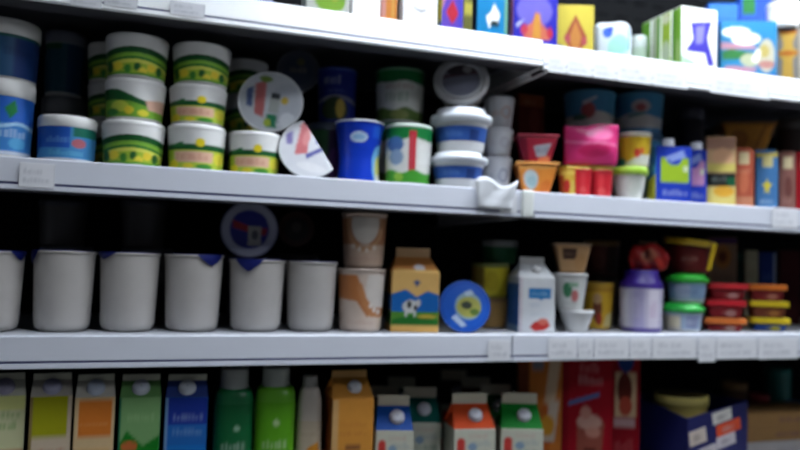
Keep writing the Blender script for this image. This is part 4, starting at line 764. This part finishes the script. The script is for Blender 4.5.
# yellow tub inside the tray
lx, ly = .066, .075; X = nc[0]+lx*ca_-ly*sa_; Yc = .035+lx*sa_+ly*ca_
zt = hit(673, 394, Yc)[2]; hh = zt-Z4-.0035
t = thing('yellow_tub', 'yellow round tub with dark patterned lid inside the navy tray', 'tub', (X, Yc, Z4+.0035), face(X, Yc))
obj('body', lathe(body_prof(.055, .050, hh), 40), cmat((236, 214, 120), .4), t)
obj('lid', lathe([(.055, hh-.022), (.0575, hh-.021), (.0575, hh-.002), (.056, hh), (.051, hh)], 40), cmat((240, 222, 130), .4), t)
obj('lid_print', disc(.0515, [(70, 60, 30), ('l', [(-.7, .2), (-.2, -.1), (.3, .3), (.8, 0)], .08, 1, (130, 110, 50)), ('l', [(-.5, -.4), (.1, -.5), (.6, -.3)], .08, 1, (120, 100, 50)), ('l', [(-.4, .6), (.3, .65)], .08, 1, (120, 100, 50))]), printed(.4), t, (0, 0, hh-.0008))
# cardboard boxes at the right
GCB = 'cardboard boxes at the right end of the lowest shelf'
BX = hit(776, 425, .05)[0]
bz = Z4; zs = [hit(776, y, .155)[2] for y in (441, 427, 412)]
def cbox(label, z0, z1, w_, d_, x, art, col, name='cardboard_box'):
    t = thing(name, label, 'box', (x, .155+d_/2, z0), 0, GCB)
    obj('body', rbox(w_, d_, z1-z0-.001, .002, art, col, col, None, col, (34, 16)), printed(.6, 'card'), t)
    obj('top_flap', rbox(w_*.49, d_*.98, .001, .0004, base=col, n=(4, 4)), printed(.6, 'card'), t, (-w_*.25, 0, z1-z0-.001))
    obj('top_flap', rbox(w_*.49, d_*.98, .001, .0004, base=col, n=(4, 4)), printed(.6, 'card'), t, (w_*.25, 0, z1-z0-.001))
x0_ = hit(742, 430, .155)[0]; wb_ = .26
cbox('white cardboard box under the two brown ones', bz, zs[0], wb_+.03, .11, x0_+wb_/2+.005, [(226, 220, 216), ('s', -.2, .4, .3, .6, 8, 3, (190, 180, 190))], (220, 214, 210))
cbox('brown cardboard box with violet print, lower of two', zs[0], zs[1], wb_, .11, x0_+wb_/2+.01, [(196, 150, 96), ('s', -.3, .35, .3, .72, 7, 5, (120, 80, 120))], (190, 146, 94))
cbox('brown cardboard box with violet print, upper of two', zs[1], zs[2], wb_-.006, .11, x0_+wb_/2+.014, [(196, 150, 96), ('s', -.25, .4, .3, .72, 7, 6, (120, 80, 120))], (190, 146, 94))
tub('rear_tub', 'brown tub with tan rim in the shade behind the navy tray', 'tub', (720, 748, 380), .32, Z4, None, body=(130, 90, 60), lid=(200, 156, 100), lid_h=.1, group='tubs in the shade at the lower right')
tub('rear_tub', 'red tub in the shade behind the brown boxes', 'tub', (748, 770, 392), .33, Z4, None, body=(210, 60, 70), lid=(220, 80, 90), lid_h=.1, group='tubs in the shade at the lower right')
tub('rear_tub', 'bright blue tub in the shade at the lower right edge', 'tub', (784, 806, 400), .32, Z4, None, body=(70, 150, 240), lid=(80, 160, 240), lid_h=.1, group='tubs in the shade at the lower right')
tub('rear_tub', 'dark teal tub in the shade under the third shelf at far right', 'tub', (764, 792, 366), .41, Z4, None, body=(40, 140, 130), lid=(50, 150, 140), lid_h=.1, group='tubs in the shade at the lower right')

# ================================================================ top shelf
GTP = 'boxes on the brightly lit top shelf'
def vscale(art, a, b):
    out = [art[0]]
    for L in art[1:]:
        L = list(L); k = L[0]
        if k in 'rs': L[3] = a+b*L[3]; L[4] = a+b*L[4]
        elif k in 'eo': L[2] = a+b*L[2]; L[4] *= b
        elif k in 'pl': L[1] = [(x, a+b*y) for x, y in L[1]]
        out.append(tuple(L))
    return out
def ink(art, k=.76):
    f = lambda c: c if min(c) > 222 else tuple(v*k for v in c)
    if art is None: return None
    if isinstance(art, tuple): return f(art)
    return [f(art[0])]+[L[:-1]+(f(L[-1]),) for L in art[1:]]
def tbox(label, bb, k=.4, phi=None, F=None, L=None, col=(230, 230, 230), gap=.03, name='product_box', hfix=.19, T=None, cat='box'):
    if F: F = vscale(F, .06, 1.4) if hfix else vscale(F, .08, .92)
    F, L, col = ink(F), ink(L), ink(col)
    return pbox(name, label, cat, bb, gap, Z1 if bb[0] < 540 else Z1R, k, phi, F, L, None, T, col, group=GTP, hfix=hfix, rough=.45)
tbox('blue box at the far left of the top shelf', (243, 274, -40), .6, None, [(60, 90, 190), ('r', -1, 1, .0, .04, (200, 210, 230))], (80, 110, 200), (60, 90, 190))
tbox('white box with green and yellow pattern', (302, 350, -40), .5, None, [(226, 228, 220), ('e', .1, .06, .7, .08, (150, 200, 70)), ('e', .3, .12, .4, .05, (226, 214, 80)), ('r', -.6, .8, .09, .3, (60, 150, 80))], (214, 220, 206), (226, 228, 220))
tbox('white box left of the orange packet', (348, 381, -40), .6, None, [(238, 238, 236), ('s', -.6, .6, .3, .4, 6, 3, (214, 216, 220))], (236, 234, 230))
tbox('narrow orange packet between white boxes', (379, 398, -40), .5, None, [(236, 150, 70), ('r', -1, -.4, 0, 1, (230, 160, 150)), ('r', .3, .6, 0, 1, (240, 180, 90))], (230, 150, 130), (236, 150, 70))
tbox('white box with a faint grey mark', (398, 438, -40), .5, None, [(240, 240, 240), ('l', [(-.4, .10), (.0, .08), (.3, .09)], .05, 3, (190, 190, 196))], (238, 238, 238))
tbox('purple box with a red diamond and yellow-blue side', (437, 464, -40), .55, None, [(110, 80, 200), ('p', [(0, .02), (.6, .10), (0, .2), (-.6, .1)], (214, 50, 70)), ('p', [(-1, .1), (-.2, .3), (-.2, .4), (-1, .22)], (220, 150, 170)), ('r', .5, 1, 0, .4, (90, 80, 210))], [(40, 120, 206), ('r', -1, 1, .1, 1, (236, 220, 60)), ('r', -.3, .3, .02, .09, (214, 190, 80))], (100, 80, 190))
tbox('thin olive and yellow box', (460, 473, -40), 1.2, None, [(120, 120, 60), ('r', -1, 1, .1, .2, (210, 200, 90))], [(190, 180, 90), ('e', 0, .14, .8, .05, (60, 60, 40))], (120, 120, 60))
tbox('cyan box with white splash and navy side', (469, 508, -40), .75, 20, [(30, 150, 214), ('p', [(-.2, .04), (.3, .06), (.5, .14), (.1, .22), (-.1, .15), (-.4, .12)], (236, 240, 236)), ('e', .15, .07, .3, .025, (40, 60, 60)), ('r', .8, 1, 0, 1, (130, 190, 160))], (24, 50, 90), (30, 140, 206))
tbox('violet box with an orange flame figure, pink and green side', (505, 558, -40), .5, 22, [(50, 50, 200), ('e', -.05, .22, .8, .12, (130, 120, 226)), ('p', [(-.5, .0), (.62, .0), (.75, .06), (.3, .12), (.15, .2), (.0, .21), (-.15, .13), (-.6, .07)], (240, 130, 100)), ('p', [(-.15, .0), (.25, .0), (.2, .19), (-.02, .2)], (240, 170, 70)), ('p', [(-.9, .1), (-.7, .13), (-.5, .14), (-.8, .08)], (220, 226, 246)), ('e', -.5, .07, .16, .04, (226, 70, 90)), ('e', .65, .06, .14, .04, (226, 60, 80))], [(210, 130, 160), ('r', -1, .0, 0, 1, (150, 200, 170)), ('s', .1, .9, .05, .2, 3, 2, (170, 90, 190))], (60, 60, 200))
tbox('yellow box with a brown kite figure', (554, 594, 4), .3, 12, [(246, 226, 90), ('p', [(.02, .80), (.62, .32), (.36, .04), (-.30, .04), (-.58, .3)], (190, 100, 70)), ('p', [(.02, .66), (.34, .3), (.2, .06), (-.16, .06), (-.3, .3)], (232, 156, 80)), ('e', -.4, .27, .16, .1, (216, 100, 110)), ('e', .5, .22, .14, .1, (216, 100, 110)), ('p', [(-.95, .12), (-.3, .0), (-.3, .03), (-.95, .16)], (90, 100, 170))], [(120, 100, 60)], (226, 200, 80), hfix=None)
# soft white pack
X, Y, w, d, h, a = boxfit((592, 632, 20), .035, Z1R, .6, 6)
t = thing('soft_pack', 'soft white pack with blue mark and mint tint', 'pack', (X, Y, Z1R), a)
def soft(P):
    Q = P.copy(); z = Q[..., 2]/h; Q[..., 0] *= 1+.06*np.sin(PI*z); Q[..., 1] *= 1+.1*np.sin(PI*z); Q[..., 2] += .003*np.sin(Q[..., 0]*120)*z; return Q
obj('body', rbox(w*.94, d*.9, h, .012, [(196, 206, 210), ('e', -.3, .75, .28, .14, (40, 90, 190)), ('e', -.15, .82, .14, .08, (24, 60, 170)), ('e', .3, .35, .6, .3, (150, 200, 186)), ('p', [(.1, .1), (.6, .0), (.9, .0), (.9, .3)], (186, 224, 206)), ('s', -.6, .5, .1, .2, 7, 3, (190, 206, 216)), ('r', .8, 1, .3, .9, (120, 150, 190))], (206, 216, 220), None, (226, 232, 234), (220, 228, 230), (32, 30), soft), printed(.4), t)
obj('seal_strip', rbox(w*.7, .004, .006, .001, base=(206, 214, 222), n=(6, 4)), printed(.4), t, (0, 0, h-.002))
tub('grey_green_jar', 'small grey-green jar beside the soft white pack', 'jar', (630, 647, 34), .12, Z1R, [(150, 170, 150), ('r', -3, 3, 0, .3, (90, 150, 80))], body=(150, 160, 150), lid=(170, 180, 176), lid_h=.3)
# four tea boxes one behind another, green sides to the left
GE = 'white and green boxes queued one behind another'
X, Y, w, d, h, a = boxfit((671, 718, 7), .03, Z1R, .35, 33)
FW_ART = ink([(240, 241, 238), ('p', [(-.5, .76), (.7, .82), (.45, .55), (.55, .42), (.85, .12), (.5, .08), (.3, .3), (-.75, .3), (-.35, .5)], (74, 66, 190)), ('p', [(-.2, .7), (.3, .74), (.2, .45), (-.2, .42)], (150, 146, 224)), ('p', [(-1, 0), (.3, 0), (-.4, .16), (-1, .22)], (190, 230, 190))], .85)
lbs = ('white box with violet emblem and green side, frontmost of the queue', 'green-sided box, second in the queue', 'green-sided box with pale side, third in the queue', 'green-sided box, rearmost of the queue')
sides = ([(120, 176, 60), ('r', -1, -.2, 0, 1, (90, 150, 40)), ('e', .3, .3, .4, .2, (170, 206, 120))], [(170, 206, 70), ('e', 0, .9, .8, .08, (240, 244, 210)), ('e', 0, .35, .8, .2, (206, 224, 190))], [(206, 222, 190), ('r', .2, 1, 0, 1, (120, 180, 70))], [(110, 176, 60), ('e', .2, .2, .6, .2, (200, 220, 180))])
for i in range(4):
    yy = .034+d/2+w*.02+i*(d+.002)
    t = thing('tea_box', lbs[i], 'box', (X+.012*i*0, yy, Z1R), math.radians(-2), GE)
    obj('body', rbox(w, d, h-.0012, .0025, FW_ART, ink(sides[i], .8), (200, 220, 180), None, (226, 232, 214), (36, 40)), printed(.42, 'printed_card'), t)
    obj('top_flap', rbox(w*.97, d*.93, .0014, .0006, base=(236, 238, 230), n=(4, 4)), printed(.42, 'printed_card'), t, (0, -d*.02, h-.0014))
# dessert box, blue boxes behind, golden box with white tub
DES = [(60, 160, 220), ('e', -.45, .80, .5, .09, (240, 240, 226)), ('p', [(-1, .62), (.2, .56), (.3, .5), (-1, .5)], (236, 170, 190)), ('e', -.1, .68, .5, .11, (246, 244, 236)), ('p', [(-.95, .3), (.0, .32), (.2, .42), (-.6, .5), (-.95, .45)], (70, 150, 80)), ('e', .05, .3, .35, .12, (226, 232, 190)), ('p', [(-.9, .1), (.2, .08), (.3, .16), (-.8, .2)], (232, 170, 190)), ('e', .62, .38, .3, .3, (236, 232, 206)), ('e', .55, .46, .18, .12, (226, 206, 120)), ('e', .62, .22, .3, .07, (226, 160, 150)), ('p', [(.1, .3), (.3, .5), (.42, .45), (.3, .25)], (244, 244, 240)), ('r', -1, 1, 0, .06, (40, 110, 206))]
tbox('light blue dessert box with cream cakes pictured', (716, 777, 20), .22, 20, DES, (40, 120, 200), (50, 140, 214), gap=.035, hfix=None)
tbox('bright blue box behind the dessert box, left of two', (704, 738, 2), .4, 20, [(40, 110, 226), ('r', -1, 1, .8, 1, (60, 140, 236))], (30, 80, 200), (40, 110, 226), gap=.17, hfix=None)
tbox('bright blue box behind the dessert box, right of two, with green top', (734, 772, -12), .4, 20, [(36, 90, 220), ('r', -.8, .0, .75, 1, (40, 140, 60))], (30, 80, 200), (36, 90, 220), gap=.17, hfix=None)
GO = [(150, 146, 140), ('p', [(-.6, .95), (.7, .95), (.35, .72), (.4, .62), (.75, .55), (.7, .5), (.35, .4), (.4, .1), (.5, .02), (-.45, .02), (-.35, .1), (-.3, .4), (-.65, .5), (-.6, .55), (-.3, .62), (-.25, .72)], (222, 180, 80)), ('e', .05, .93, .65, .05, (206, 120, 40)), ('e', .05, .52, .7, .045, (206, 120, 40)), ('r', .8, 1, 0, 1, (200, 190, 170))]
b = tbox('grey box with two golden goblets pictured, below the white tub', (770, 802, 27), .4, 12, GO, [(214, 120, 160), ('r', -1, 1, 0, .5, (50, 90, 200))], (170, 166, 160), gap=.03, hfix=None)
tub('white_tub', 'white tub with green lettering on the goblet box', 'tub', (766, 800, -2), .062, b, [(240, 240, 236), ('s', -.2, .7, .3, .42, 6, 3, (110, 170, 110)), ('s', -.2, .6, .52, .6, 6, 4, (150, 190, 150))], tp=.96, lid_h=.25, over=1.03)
